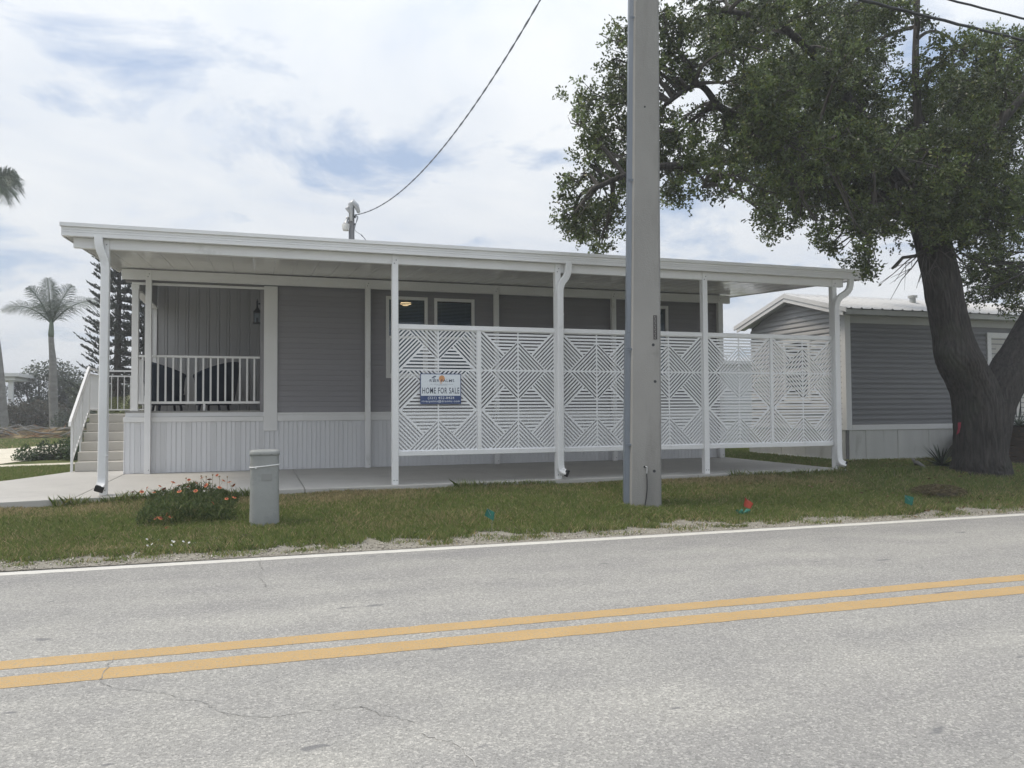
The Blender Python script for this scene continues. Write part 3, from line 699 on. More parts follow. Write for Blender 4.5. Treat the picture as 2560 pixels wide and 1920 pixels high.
mb = MB(); N = 28; c0 = (sxx(1098), sz(350)); rr = (sxx(1225)-sxx(970))/2            # orange sun with its reflection
mb.add([(c0[0]+rr*math.cos(2*PI*j/N), SY-.0016, c0[1]+rr*1.04*math.sin(2*PI*j/N)) for j in range(N)], [tuple(range(N))])
for v0, hw in ((470, 75), (500, 62), (530, 50), (560, 30)): mb.add([(sxx(1060-hw), SY-.0016, sz(v0)), (sxx(1060+hw), SY-.0016, sz(v0+6)), (sxx(1070+hw*.7), SY-.0016, sz(v0+20)), (sxx(1060-hw*.8), SY-.0016, sz(v0+16))], [(0, 1, 2, 3)])
mb.build('sun_emblem', 'signorange', sgn, fix=False)
mb = MB()                                                    # two little palms standing in for the V
for u0, v0, u1, v1, s_ in ((720, 310, 745, 500, 60), (790, 265, 770, 500, 72)):
    mb.add([(sxx(u0-7), SY-.0026, sz(v0)), (sxx(u0+7), SY-.0026, sz(v0)), (sxx(u1+9), SY-.0026, sz(v1)), (sxx(u1-9), SY-.0026, sz(v1))], [(0, 1, 2, 3)])
    for k in range(7):
        a = PI*(-.1 + 1.2*k/6); d = (math.cos(a), -math.sin(a)*.7); n_ = (-d[1], d[0]); tip = (u0+d[0]*s_, v0+d[1]*s_+12)
        mb.add([(sxx(u0), SY-.0027-.0001*k, sz(v0)), (sxx(u0+d[0]*s_*.5+n_[0]*11), SY-.0027-.0001*k, sz(v0+d[1]*s_*.5+n_[1]*11)), (sxx(tip[0]), SY-.0027-.0001*k, sz(tip[1])), (sxx(u0+d[0]*s_*.5-n_[0]*11), SY-.0027-.0001*k, sz(v0+d[1]*s_*.5-n_[1]*11))], [(0, 1, 2, 3)])
mb.build('palm_emblem', 'signink', sgn, fix=False)

# ================================================================== STEPS, LANDING, HANDRAIL
st = thing('concrete_steps', (-.72, 4.22, 0), 'beige concrete steps climbing to the porch landing at the left of the home', 'steps')
TR, RS = .23, .161
for i in range(6):
    y0 = 4.22 + i*TR; y1 = 4.22+(i+1)*TR if i < 5 else 6.55
    mb = MB(); mb.box(-1.15, y0, 0 if i == 0 else RS*i-.0, -.30, 6.55 if i == 5 else 5.37, RS*(i+1) - .001)
    mb.v = [(x, y + (.012 if (z < RS*(i+1)-.05 and y < y0+.01) else 0), z) for x, y, z in mb.v]
    mb.build('landing' if i == 5 else 'step', 'steps', st, bevel=.012)
hr = thing('handrail', (-1.18, 4.2, 0), 'white metal railing beside the concrete steps and round the landing', 'railing')
XR = -1.19
def zrail(y): return .86 + (y-4.12)*(1.81-.86)/(5.53-4.12)
mb = MB(); mb.tube([(XR, 4.06, zrail(4.06)-.06), (XR, 4.08, zrail(4.08)-.01), (XR, 4.14, zrail(4.14)), (XR, 5.50, 1.79), (XR, 5.56, 1.81)], 0, rect=(.032, .022), up=(1, 0, 0)); mb.build('top_rail', 'trim', hr)
mb = MB(); mb.tube([(XR, 4.2, zrail(4.2)-.11), (XR, 5.53, 1.70)], 0, rect=(.018, .014), up=(1, 0, 0)); mb.tube([(XR, 4.25, .20), (XR, 5.53, 1.02)], 0, rect=(.018, .012), up=(1, 0, 0))
mb.box(XR-.018, 5.53, 1.79, XR+.018, 6.5, 1.82); mb.box(XR-.016, 5.53, 1.69, XR+.016, 6.5, 1.715); mb.box(XR-.016, 5.53, 1.03, XR+.016, 6.5, 1.055)
mb.box(XR+.02, 6.48, 1.79, -.30, 6.52, 1.82); mb.box(XR+.02, 6.485, 1.69, -.30, 6.515, 1.715); mb.box(XR+.02, 6.485, 1.03, -.30, 6.515, 1.055); mb.build('rail', 'trim', hr)
for y_, z0, z1 in ((4.22, 0, zrail(4.22)-.02), (4.90, .30, zrail(4.9)-.02), (5.53, .9, 1.79), (6.5, .9, 1.79)):
    mb = MB(); mb.box(XR-.02, y_-.02, z0, XR+.02, y_+.02, z1); mb.build('post', 'trim', hr, bevel=.004)
yb = 4.30
while yb < 5.5:
    mb = MB(); mb.box(XR-.008, yb-.008, .20+(yb-4.25)*.64, XR+.008, yb+.008, zrail(yb)-.11); mb.build('baluster', 'trim', hr); yb += .105
mb = MB(); mb.box(XR-.008, 5.61, 1.055, XR+.008, 5.626, 1.69); bal = mb.build('baluster', 'trim', hr)
for k in range(1, 9): copy_piece(bal, hr, dy=.1*k)
mb = MB(); mb.box(-1.09, 6.492, 1.055, -1.076, 6.506, 1.69); bal = mb.build('baluster', 'trim', hr)
for k in range(1, 7): copy_piece(bal, hr, dx=.113*k)

# ================================================================== PORCH THINGS
def barrel_chair(x, y, face, label):
    t = thing('porch_chair', (x, y, 1.011), label, 'chair', 'pair of dark chairs on the porch')
    n = 30; mb = MB(); vs = []; A0 = R(118)
    for layer, off in ((0, 0), (1, -.035)):
        for i in range(n+1):
            a = -A0 + 2*A0*i/n; bk = max(0, math.cos(a*.62)); top = .58 + .30*bk**1.3
            dirx, diry = math.cos(face+PI+a), math.sin(face+PI+a)
            for h, rs in ((.13, .34), (.30, .375), (.55, .41), (top-.03, .44), (top, .43)):
                vs.append((x+dirx*(rs+off), y+diry*(rs+off), 1.011+h))
    m_ = 5; N1 = (n+1)*m_
    fs = []
    for i in range(n):
        for j in range(m_-1):
            fs.append((i*m_+j, (i+1)*m_+j, (i+1)*m_+j+1, i*m_+j+1)); fs.append((N1+i*m_+j, N1+i*m_+j+1, N1+(i+1)*m_+j+1, N1+(i+1)*m_+j))
        fs.append((i*m_+m_-1, (i+1)*m_+m_-1, N1+(i+1)*m_+m_-1, N1+i*m_+m_-1)); fs.append((i*m_, N1+i*m_, N1+(i+1)*m_, (i+1)*m_))
    for i in (0, n):
        for j in range(m_-1): fs.append((i*m_+j, i*m_+j+1, N1+i*m_+j+1, N1+i*m_+j))
    mb.add(vs, fs); mb.build('shell', 'navy', t, smooth=False)
    mb = MB(); mb.prism([(x+.30*math.cos(2*PI*k/20), y+.30*math.sin(2*PI*k/20)) for k in range(20)], 1.111, 1.30, 'z'); mb.build('seat', 'navy', t)
    mb = MB(); mb.prism([(x+.28*math.cos(2*PI*k/20), y+.28*math.sin(2*PI*k/20)) for k in range(20)], 1.302, 1.40, 'z'); mb.build('seat_cushion', 'cushion', t, bevel=.03)
    for k in range(4):
        a = face + PI/4 + k*PI/2; mb = MB(); mb.tube([(x+.27*math.cos(a), y+.27*math.sin(a), 1.012), (x+.25*math.cos(a), y+.25*math.sin(a), 1.112)], .022, 8); mb.build('leg', 'navy', t)
    return t
barrel_chair(.23, 4.62, R(22), 'dark navy rounded chair nearer the porch column, high back to its left')
barrel_chair(1.01, 4.60, R(158), 'dark navy rounded chair nearer the wall lantern, high back to its right')
ln_ = thing('wall_lantern', (1.77, 4.0, 2.55), 'black coach lantern mounted inside the porch opening', 'lantern')
x, y = 1.755, 4.0
mb = MB(); mb.box(x+.015, y-.012, 2.845, 1.862, y+.012, 2.868); mb.box(1.838, y-.04, 2.79, 1.862, y+.04, 2.90); mb.cyl((x, y, 2.80), (x, y, 2.90), .012); mb.tube([(x, y, 2.885), (x, y, 2.93)], [.010, .003], 8); mb.build('bracket', 'black', ln_)
mb = MB(); mb.tube([(x, y, 2.72), (x, y, 2.735), (x, y, 2.76), (x, y, 2.80)], [.078, .075, .042, .014], 4, up=(1, 1, 0)); mb.build('cap', 'black', ln_)
mb = MB()
for sx_ in (-1, 1):
    for sy_ in (-1, 1): mb.box(x+sx_*.046-.006, y+sy_*.046-.006, 2.55, x+sx_*.046+.006, y+sy_*.046+.006, 2.72)
mb.box(x-.062, y-.062, 2.545, x+.062, y+.062, 2.562); mb.box(x-.055, y-.055, 2.708, x+.055, y+.055, 2.7195); mb.cyl((x, y, 2.56), (x, y, 2.64), .014); mb.build('cage', 'black', ln_)
ln_.scale = (1.22, 1.22, 1.15)
mb = MB(); mb.box(x-.044, y-.044, 2.563, x+.044, y+.044, 2.707); mb.build('lantern_pane', 'glass', ln_)

# ================================================================== NEIGHBOURING HOME
nb = thing('mobile_home', (16, 2.2, 0), 'smaller blue-grey home with white ribbed metal gable roof behind the oak tree', 'house')
NX, NY0, NY1 = 12.88, 2.2, 5.35; EZ = 2.69; NX1 = 21.5
YC, ZC = 3.77, 3.45
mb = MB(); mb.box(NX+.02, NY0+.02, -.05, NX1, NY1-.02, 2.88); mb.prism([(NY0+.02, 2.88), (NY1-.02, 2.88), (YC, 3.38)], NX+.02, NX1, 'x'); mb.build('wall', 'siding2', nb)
EB = .1045
def dlap(y, d): return [(y, 0), (y-.032*d, 0), (y-.033*d, .012), (y-.028*d, EB*.55), (y-.012*d, EB*.72), (y-.008*d, EB+.004), (y, EB+.004)]
mb = MB(); mb.prism(dlap(NY0+.02, 1), NX+.12, NX1, 'x'); s0 = mb.build('siding_board', 'siding2', nb); s0.location.z += .656
for k in range(1, 19): copy_piece(s0, nb, dz=k*EB)
# gable boards, cut to the rake
def rake_in(z): return 0 if z < 2.82 else (z-2.82)/(3.41-2.82)
k = 0
while .656 + k*EB < 3.36:
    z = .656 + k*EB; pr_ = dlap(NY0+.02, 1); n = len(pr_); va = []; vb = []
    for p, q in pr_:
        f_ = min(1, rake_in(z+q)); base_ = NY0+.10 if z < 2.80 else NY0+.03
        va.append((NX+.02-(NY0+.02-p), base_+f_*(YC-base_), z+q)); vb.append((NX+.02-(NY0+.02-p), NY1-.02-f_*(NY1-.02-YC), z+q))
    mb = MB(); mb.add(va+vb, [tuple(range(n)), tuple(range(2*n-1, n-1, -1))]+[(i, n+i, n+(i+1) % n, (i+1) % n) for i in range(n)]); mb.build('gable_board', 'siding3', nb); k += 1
mb = MB(); mb.box(NX-.012, NY0-.012, .55, NX+.12, NY0+.05, 2.84); mb.box(NX-.012, NY0+.051, .55, NX+.03, NY0+.13, 2.84); mb.build('corner_trim', 'trim', nb, bevel=.004)
mb = MB(); mb.box(NX+.121, NY0-.022, .548, NX1, NY0+.01, .654); mb.box(NX-.018, NY0+.132, .548, NX+.01, NY1, .654); mb.build('skirting_cap', 'trim', nb, bevel=.004)
def s2(n, along):
    for i in range(n):
        mb = MB(); r_ = (.01 if i % 2 else 0)
        if along == 'x': mb.box(NX+.06+i*.40, NY0+.004-r_*.6, -.04, NX+.06+i*.40+.394, NY0+.045, .55)
        else: mb.box(NX+.004-r_*.6, NY0+.06+i*.40, -.04, NX+.04, NY0+.06+i*.40+.394, .55)
        mb.build('skirting_panel', 'skirt2', nb)
s2(21, 'x'); s2(8, 'y')
mb = MB(); mb.box(NX+.0, NY0-.02, -.07, NX1, NY0+.02, -.028); mb.box(NX-.015, NY0+.021, -.07, NX+.02, NY1, -.028); mb.build('base_rail', 'trim', nb)
mb = MB(); mb.box(NX+.121, NY0-.006, EZ, NX1, NY0+.018, 2.835); mb.build('frieze', 'frieze', nb)
mb = MB(); mb.box(12.68, 1.90, 2.825, NX1+.2, 1.925, 2.925); mb.box(12.68, 1.926, 2.836, NX1+.2, NY0, 2.846); mb.build('fascia', 'frieze', nb, bevel=.003)
sl = (ZC-2.93)/(YC-1.88); slb = (ZC-2.93)/(5.66-YC)
mb = MB()
mb.prism([(1.88, 2.86), (1.88, 2.955), (YC, ZC+.03), (5.66, 2.955), (5.66, 2.86), (YC, ZC-.065)], 12.63, 12.662, 'x')
mb.prism([(1.98, 2.80), (1.98, 2.885), (YC, ZC-.067), (5.56, 2.885), (5.56, 2.80), (YC, ZC-.15)], 12.645, 12.668, 'x')
mb.add([(12.67, 1.93, 2.85), (NX+.02, 1.93, 2.85), (NX+.02, YC, ZC-.10), (12.67, YC, ZC-.10), (12.67, 5.6, 2.85), (NX+.02, 5.6, 2.85)], [(0, 1, 2, 3), (3, 2, 5, 4)])
mb.build('rake_trim', 'trim', nb)
RP = .25; mb = MB()
prof = [(0, 0), (.045, 0), (.06, .020), (.095, .020), (.11, 0), (.15, .0), (.158, .005), (.166, 0), (.20, 0), (.208, .005), (.216, 0), (RP, 0)]
ya, za, yb_, zb = 1.86, 2.935, YC, ZC+.01
vs = [(12.67+p, ya, za+q) for p, q in prof] + [(12.67+p, yb_, zb+q) for p, q in prof]; n = len(prof)
vs += [(x, y, z-.006) for x, y, z in vs]
mb.add(vs, [(i, i+1, n+i+1, n+i) for i in range(n-1)] + [(2*n+i, 3*n+i, 3*n+i+1, 2*n+i+1) for i in range(n-1)] + [(i, 2*n+i, 2*n+i+1, i+1) for i in range(n-1)])
r0 = mb.build('roof_panel', 'roofmetal', nb)
for k in range(1, 36): copy_piece(r0, nb, dx=k*RP)
mb = MB(); mb.add([(12.67, YC, ZC+.008), (12.67+36*RP, YC, ZC+.008), (12.67+36*RP, 5.68, 2.93), (12.67, 5.68, 2.93), (12.67, YC, ZC), (12.67+36*RP, YC, ZC), (12.67+36*RP, 5.68, 2.92), (12.67, 5.68, 2.92)], [(0, 1, 2, 3), (4, 7, 6, 5), (0, 3, 7, 4), (1, 5, 6, 2)]); mb.build('rear_roof', 'roofmetal', nb)
mb = MB(); mb.prism([(YC-.11, ZC-.015), (YC, ZC+.045), (YC+.11, ZC-.015), (YC, ZC+.035)], 12.66, 12.67+36*RP, 'x'); mb.build('ridge_cap', 'roofmetal', nb)
for x, y in ((15.65, 3.25), (19.3, 3.2)):
    mb = MB(); z = 2.935+(y-1.86)*sl; mb.cyl((x, y, z-.02), (x, y, z+.12), .065, 14); mb.cyl((x, y, z+.12), (x, y, z+.165), .10, 14); mb.build('roof_vent', 'frieze', nb)
mb = MB(); x0, x1, z0, z1 = 3.22, 4.10, 1.10, 2.48; T = .075
mb.box(NX-.03, x0, z0, NX+.02, x0+T, z1); mb.box(NX-.03, x1-T, z0, NX+.02, x1, z1); mb.box(NX-.0305, x0+T, z0, NX+.019, x1-T, z0+T); mb.box(NX-.0305, x0+T, z1-T, NX+.019, x1-T, z1); mb.box(NX-.02, x0+T, 1.77, NX+.018, x1-T, 1.81)
wo = mb.build('window', 'trim', nb); p = MB(); p.box(NX-.008, x0+T, z0+T, NX-.002, x1-T, z1-T); p.build('pane', 'glass', wo)
mb = MB(); mb.box(16.55, NY0-.03, .65, 16.66, NY0+.01, 2.58); mb.box(17.6, NY0-.03, .65, 17.71, NY0+.01, 2.58); mb.box(16.66, NY0-.0305, 2.47, 17.6, NY0+.009, 2.58); do = mb.build('door_frame', 'trim', nb)
mb = MB(); mb.box(16.661, NY0-.012, .65, 17.599, NY0+.005, 2.469)
for zz in (.85, 1.65): mb.box(16.80, NY0-.018, zz, 17.46, NY0-.011, zz+.65)
mb.build('door', 'door', do)
pr = thing('porch_deck', (16.9, 1.75, .6), 'small pale porch with dark railing half hidden by the oak trunk', 'porch')
mb = MB(); mb.box(15.9, 1.35, .60, 18.2, 2.16, .72); mb.box(15.9, 1.36, -.05, 18.2, 1.42, .60); mb.build('deck', 'trim', pr)
mb = MB(); mb.box(15.9, 1.36, 1.36, 16.86, 1.40, 1.39); mb.box(15.9, 1.36, .78, 16.86, 1.40, .80); mb.build('rail', 'black', pr)
mb = MB(); mb.box(15.96, 1.372, .80, 15.974, 1.386, 1.36); bl = mb.build('baluster', 'black', pr)
for k in range(1, 7): copy_piece(bl, pr, dx=.125*k)
mb = MB(); mb.box(16.80, 1.345, .72, 16.86, 1.405, 1.62); mb.build('post', 'trim', pr)

# white shed glimpsed between the two homes
sh = thing('shed', (15.2, 9, -.05), 'white horizontal-sided shed glimpsed through the lattice between the two homes', 'shed')
mb = MB(); mb.box(13.6, 9.02, -.05, 17.2, 11.6, 2.2); mb.build('wall', 'shed', sh)
mb = MB(); mb.prism([(9.02, 0), (8.995, 0), (9.015, .125), (9.02, .125)], 13.6, 17.2, 'x'); b0 = mb.build('siding_board', 'shed', sh)
for k in range(1, 18): copy_piece(b0, sh, dz=.125*k)
mb = MB(); mb.box(13.45, 8.85, 2.26, 17.35, 11.75, 2.36); mb.build('roof', 'trim', sh)

# ================================================================== UTILITY POLE AND LINES
PA = R(-20); pc = Vector((6.44, -1.56, -.26))
up = thing('utility_pole', pc, 'tall square grey concrete utility pole standing in the grass in front of the middle screen', 'pole')
up.rotation_euler = (0, 0, PA)
lean = (.085/6.4)
def lw(z): return .392 - (z+.24)*(.392-.318)/6.4
def pbuild(mb, name, material, parent=up, **k):
    me = mb.build(name, material, None, **k); me.parent = parent; return me
ZS = [-.4, 2, 4, 6.5, 9.6]
def ring(z):
    h = lw(z)/2; c = .022; l = lean*(z+.24)
    return [(x+l, y, z-pc.z) for x, y in ((h-c, -h), (h, -h+c), (h, h-c), (h-c, h), (-h+c, h), (-h, h-c), (-h, -h+c), (-h+c, -h))]
mb = MB(); vs = sum([ring(z) for z in ZS], []); mb.add(vs, [(i*8+j, i*8+(j+1) % 8, (i+1)*8+(j+1) % 8, (i+1)*8+j) for i in range(4) for j in range(8)] + [tuple(range(7, -1, -1)), tuple(32+j for j in range(8))])
pbuild(mb, 'shaft', 'pole')
def ppt(px_off, z): return (px_off + lean*(z+.24), -lw(z)/2, z-pc.z)
mb = MB()                                                    # grey cable guard up the left side
for z0, z1, wd in ((-.34, 1.96, .062), (1.962, 9.4, .050)):
    a = [(-lw(z)/2-wd+lean*(z+.24), z) for z in (z0, z1)]; b = [(-lw(z)/2-.002+lean*(z+.24), z) for z in (z0, z1)]
    for d0, d1 in ((-.085, .10),):
        mb.add([(a[0][0], d0, z0-pc.z), (b[0][0], d0-.045, z0-pc.z), (b[0][0], d1, z0-pc.z), (a[0][0], d1, z0-pc.z), (a[1][0], d0, z1-pc.z), (b[1][0], d0-.045, z1-pc.z), (b[1][0], d1, z1-pc.z), (a[1][0], d1, z1-pc.z)],
               [(0, 3, 2, 1), (4, 5, 6, 7), (0, 1, 5, 4), (1, 2, 6, 5), (2, 3, 7, 6), (3, 0, 4, 7)])
pbuild(mb, 'cable_guard', 'conduit')
mb = MB()
for z in (.55, 1.75, 3.9, 6.0): x, y, zz = ppt(-lw(z)/2, z); mb.box(x-.055, -.14, zz-.012, x+.02, y+.012, zz+.012)
pbuild(mb, 'guard_strap', 'conduit')
mb = MB()
for xo, z, r_ in ((.088, 1.80, .018), (.112, 1.34, .018), (.102, .222, .018), (-.018, .275, .014), (-.02, 4.83, .012)):
    x, y, zz = ppt(xo, z); mb.cyl((x, y-.002, zz), (x, y+.05, zz), r_, 16)
pbuild(mb, 'bolt_hole', 'dark')
mb = MB(); x, y, zz = ppt(.112, 2.02); mb.box(x-.022, y-.005, zz-.152, x+.022, y+.003, zz+.152); tg_ = pbuild(mb, 'number_tag', 'tag')
mb = MB()
for k in range(11):
    q = zz+.132-k*.0265
    mb.box(x-.008, y-.0068, q-.008, x+.008, y-.0052, q-.005); mb.box(x-.008, y-.0068, q+.005, x+.008, y-.0052, q+.008); mb.box((x+.004) if k % 2 else (x-.008), y-.0068, q-.005, (x+.008) if k % 2 else (x-.004), y-.0052, q+.005)
pbuild(mb, 'tag_figures', 'taglight', tg_)
mb = MB(); x, y, zz = ppt(.105, 1.72); mb.box(x-.06, y-.003, zz-.02, x+.06, y+.002, zz+.02); mb.box(x-.008, y-.006, zz-.018, x+.012, y-.0032, zz+.012); pbuild(mb, 'small_plate', 'pole')
mb = MB(); x, y, zz = ppt(0, .275); mb.tube([(x-.005, y-.005, zz+.005), (x+.008, y-.022, zz), (x+.01, y-.024, zz-.05), (x+.004, y-.02, zz-.08)], .009, 8); pbuild(mb, 'ground_clamp', 'metal')
P_ = [ppt(xo, z) for xo, z in ((.004, .20), (.012, .10), (.012, 0), (0, -.12), (-.018, -.22), (-.026, -.32))]
mb = MB(); mb.tube([(x, y-.014, z) for x, y, z in P_], .007, 8); pbuild(mb, 'ground_wire', 'cable')

def sagline(a, b, sag, n, wave=0, wl=.35):
    out = []
    for i in range(n+1):
        t_ = i/n; p = Vector(a)+(Vector(b)-Vector(a))*t_; p.z -= sag*4*t_*(1-t_)
        if wave: L_ = (Vector(b)-Vector(a)).length*t_; p += Vector((math.cos(L_*2*PI/wl), .0, math.sin(L_*2*PI/wl)))*wave
        out.append(p)
    return out
mb = MB(); mb.tube(sagline((6.47, -1.62, 7.03), (46.5, -1.7, 7.03), .66, 160, .006, .6), .021, 8); one('overhead_cable', mb, 'cable', 'lower thick black cable crossing the upper right corner over the oak', 'cable', 'cables along the road', smooth=True)
mb = MB(); mb.tube(sagline((6.47, -1.62, 7.37), (46.5, -1.7, 7.37), .66, 160, .004, .6), .016, 8); one('overhead_cable', mb, 'cable', 'upper thinner black cable at the far upper right corner of the sky', 'cable', 'cables along the road', smooth=True)
SPX = Vector((4.246, 11.62, 0))
A_ = Vector((4.33, 11.57, 6.49)); B_ = Vector((6.45, -1.70, 8.75))
mb = MB(); mb.tube(sagline(A_, B_, 1.2, 300, .007, .55), .0105, 6); mb.tube(sagline(A_+Vector((0, 0, .004)), B_, 1.2, 300, -.007, .55), .0105, 6); one('service_wire', mb, 'wire', 'twisted grey service wire swooping up from the wooden service pole', 'wire', smooth=True)

sp = thing('service_pole', SPX + Vector((0, 0, -.06)), 'short grey wooden service pole rising behind the home roof with a lamp', 'pole')
mb = MB(); mb.tube([(SPX.x, SPX.y, -.06), (SPX.x, SPX.y, 6.72)], [.10, .078], 14); mb.build('shaft', 'wood', sp, smooth=True)
x, y = SPX.x, SPX.y
mb = MB(); mb.tube([(x-.02, y-.08, 6.30), (x-.02, y-.09, 6.62), (x-.03, y-.09, 6.76), (x+.03, y-.10, 6.83), (x+.12, y-.10, 6.74), (x+.19, y-.10, 6.55)], [.05, .05, .085, .10, .075, .045], 10); mb.tube([(x-.04, y-.06, 6.55), (x-.13, y-.06, 6.66), (x-.07, y-.06, 6.72)], [.05, .06, .04], 8); mb.build('weatherhead', 'metal', sp, smooth=True)
mb = MB(); mb.box(x+.07, y-.06, 6.40, x+.11, y-.03, 6.47); mb.box(x+.07, y-.06, 6.20, x+.115, y-.03, 6.25); mb.build('insulator', 'black', sp)
mb = MB(); mb.tube([(x-.06, y-.03, 6.10), (x-.02, y-.12, 6.28)], .008, 6)
for off in ((.16, .03), (.10, .05), (.20, .0)):
    mb.tube(bez((x+.09, y-.07, 6.48), (x+.09+off[0], y-.07, 6.45), (x+.05+off[1], y-.07, 6.25), (x+.08, y-.08, 6.10)) + bez((x+.08, y-.08, 6.06), (x+.12, y-.06, 5.98), (x+.22, y-.0, 6.02), (x+.30, y+.0, 5.90), 6), .007, 6)
mb.tube([(x+.27, y-.02, 5.95), (x+.36, y-.2, 5.78), (x+.52, y-.5, 5.2), (x+.7, y-.7, 4.0)], .012, 6); mb.build('drop_wire', 'wire', sp)
la = thing('yard_light', (x-.16, y+.02, 6.08), 'grey barn light on the left side of the wooden service pole', 'lamp')
mb = MB(); mb.box(x-.155, y-.03, 6.36, x-.07, y+.03, 6.43); mb.tube([(x-.13, y, 6.42), (x-.13, y, 6.33), (x-.14, y, 6.25), (x-.15, y, 6.22)], [.025, .04, .075, .09], 12); mb.build('lamp_housing', 'metal', la, smooth=True)
mb = MB(); mb.tube([(x-.155, y, 6.22), (x-.155, y, 6.20), (x-.155, y, 6.06), (x-.155, y, 6.04)], [.10, .115, .095, .085], 16); mb.build('refractor', 'skirt2', la, smooth=True)

# ================================================================== PEDESTAL, FLAGS AND SMALL THINGS ON THE VERGE
M['sticker'] = mat('faded_sticker', (.25, .255, .245), .7)
pd = thing('utility_pedestal', (1.845, -1.60, -.24), 'weathered grey plastic utility pedestal in the grass near the road', 'pedestal')
def oval(a, b, z, n=36, e=4.6): 
    out = []
    for i in range(n):
        t_ = 2*PI*i/n; c, s = math.cos(t_), math.sin(t_); out.append((1.845+a*abs(c)**(2/e)*(1 if c >= 0 else -1), -1.60+b*abs(s)**(2/e)*(1 if s >= 0 else -1), z))
    return out
def loft(rings, capend=True):
    mb = MB(); n = len(rings[0]); mb.add(sum(rings, []), [(i*n+j, i*n+(j+1) % n, (i+1)*n+(j+1) % n, (i+1)*n+j) for i in range(len(rings)-1) for j in range(n)] + [tuple(range(n-1, -1, -1)), tuple((len(rings)-1)*n+j for j in range(n))]); return mb
loft([oval(.157, .118, -.30), oval(.150, .113, .18), oval(.148, .112, .52)]).build('housing', 'pedestal', pd)
loft([oval(.153, .117, .522), oval(.158, .121, .528), oval(.156, .12, .562), oval(.140, .105, .577), oval(.09, .07, .581)]).build('cap', 'pedestal', pd, smooth=True)
mb = MB(); pts = [Vector((1.845+.156*math.cos(t_), -1.60+.120*math.sin(t_), .405+.016*math.cos(t_))) for t_ in [2*PI*i/40 for i in range(41)]]
pts = [Vector((1.845+(p.x-1.845)*1.0, p.y, p.z)) for p in pts]
ov = oval(.1535, .1165, 0, 40); mb.tube([(a, b, .408+.014*(a-1.845)/.15) for a, b, _ in ov+ov[:1]], .006, 6, cap=False); mb.box(1.845-.10, -1.726, .386, 1.845-.082, -1.712, .404); mb.build('strap', 'trim', pd)
mb = MB(); mb.box(1.81, -1.7185, .255, 1.92, -1.7155, .325); mb.build('faded_sticker', 'sticker', pd)
mb = MB()
for xx in (1.80, 1.915): mb.cyl((xx, -1.7215, .535), (xx, -1.716, .535), .006, 8)
mb.build('screw', 'bolt', pd)

def marker_flag(x, y, h, quad, material, label):
    z = float(ground_z(y)); t = thing('marker_flag', (x, y, z), label, 'flag', 'survey marker flags on the verge')
    mb = MB(); mb.tube([(x, y, z-.03), (x+quad[1][0]*.3, y, z+h*.6), (x+quad[0][0], y, z+h)], .0016, 6); mb.build('wire_stem', 'metal', t)
    n = 6; f = MB(); vs = []
    for layer in (0, .0012):
        for i in range(n+1):
            for j in (0, 1):
                a = Vector((*quad[0], 0)); b = Vector((*quad[1], 0)); c = Vector((*quad[2], 0)); d = Vector((*quad[3], 0)); t_ = i/n
                top = a.lerp(b, t_); bot = d.lerp(c, t_); p = top if j == 0 else bot
                vs.append((x+p.x, y + .012*math.sin(t_*5) + layer, z+h+p.y))
    m_ = 2*(n+1); f.add(vs, [(2*i, 2*i+2, 2*i+3, 2*i+1) for i in range(n)] + [(m_+2*i, m_+2*i+1, m_+2*i+3, m_+2*i+2) for i in range(n)]); f.build('flag', material, t, fix=False)
marker_flag(4.145, -2.50, .27, ((-.045, -.0), (.035, -.045), (.02, -.135), (-.075, -.075)), 'flag_g', 'green marker flag on a wire in the grass left of the utility pole')
marker_flag(7.55, -2.20, .19, ((-.05, .0), (.055, -.085), (.01, -.15), (-.075, -.11)), 'flag_o', 'orange marker flag in the grass right of the utility pole')
marker_flag(9.70, -2.55, .20, ((-.075, .01), (.06, -.03), (.03, -.135), (-.08, -.09)), 'flag_g', 'green marker flag in the grass before the oak tree')
mb = MB(); z = float(ground_z(-2.3))
for k in range(7):
    a = k*.9; mb.tube([(7.35+.05*math.cos(a), -2.32+.04*math.sin(a), z+.01), (7.38+.10*math.cos(a+.5), -2.32+.05*math.sin(a+1), z+.05), (7.40+.09*math.cos(a+1.2), -2.3, z+.015)], [.016, .02, .012], 6)
one('plastic_scrap', mb, 'flag_g', 'crumpled green plastic scrap on the grass below the orange flag', 'litter')
mb = MB(); mb.tube([(13.0, .62, -.02), (12.86, .45, .025), (12.72, .22, -.01), (12.60, .02, -.045), (12.5, -.1, -.06)], [.035, .032, .03, .024, .012], 8); mb.tube([(12.97, .6, -.0), (13.03, .72, .06), (13.06, .75, .03)], [.03, .026, .01], 8)
one('fallen_branch', mb, 'palmtrunk', 'pale curved branch lying on the grass left of the oak', 'branch', smooth=True)
def rock(x, y, z, r_, seed):
    bm = bmesh.new(); bmesh.ops.create_icosphere(bm, subdivisions=2, radius=r_)
    for v in bm.verts: v.co *= 1+.35*mnoise.noise(v.co*(2.2/r_)+Vector((seed, 0, 0))); v.co.z *= .6
    mb = MB(); mb.v = [(v.co.x+x, v.co.y+y, v.co.z+z) for v in bm.verts]; mb.f = [tuple(v.index for v in f.verts) for f in bm.faces]; bm.free(); return mb
one('stone', rock(1.64, -2.12, -.275, .055, 3), 'mulch', 'small brown stone in the grass at the foot of the pedestal', 'stone', smooth=True)

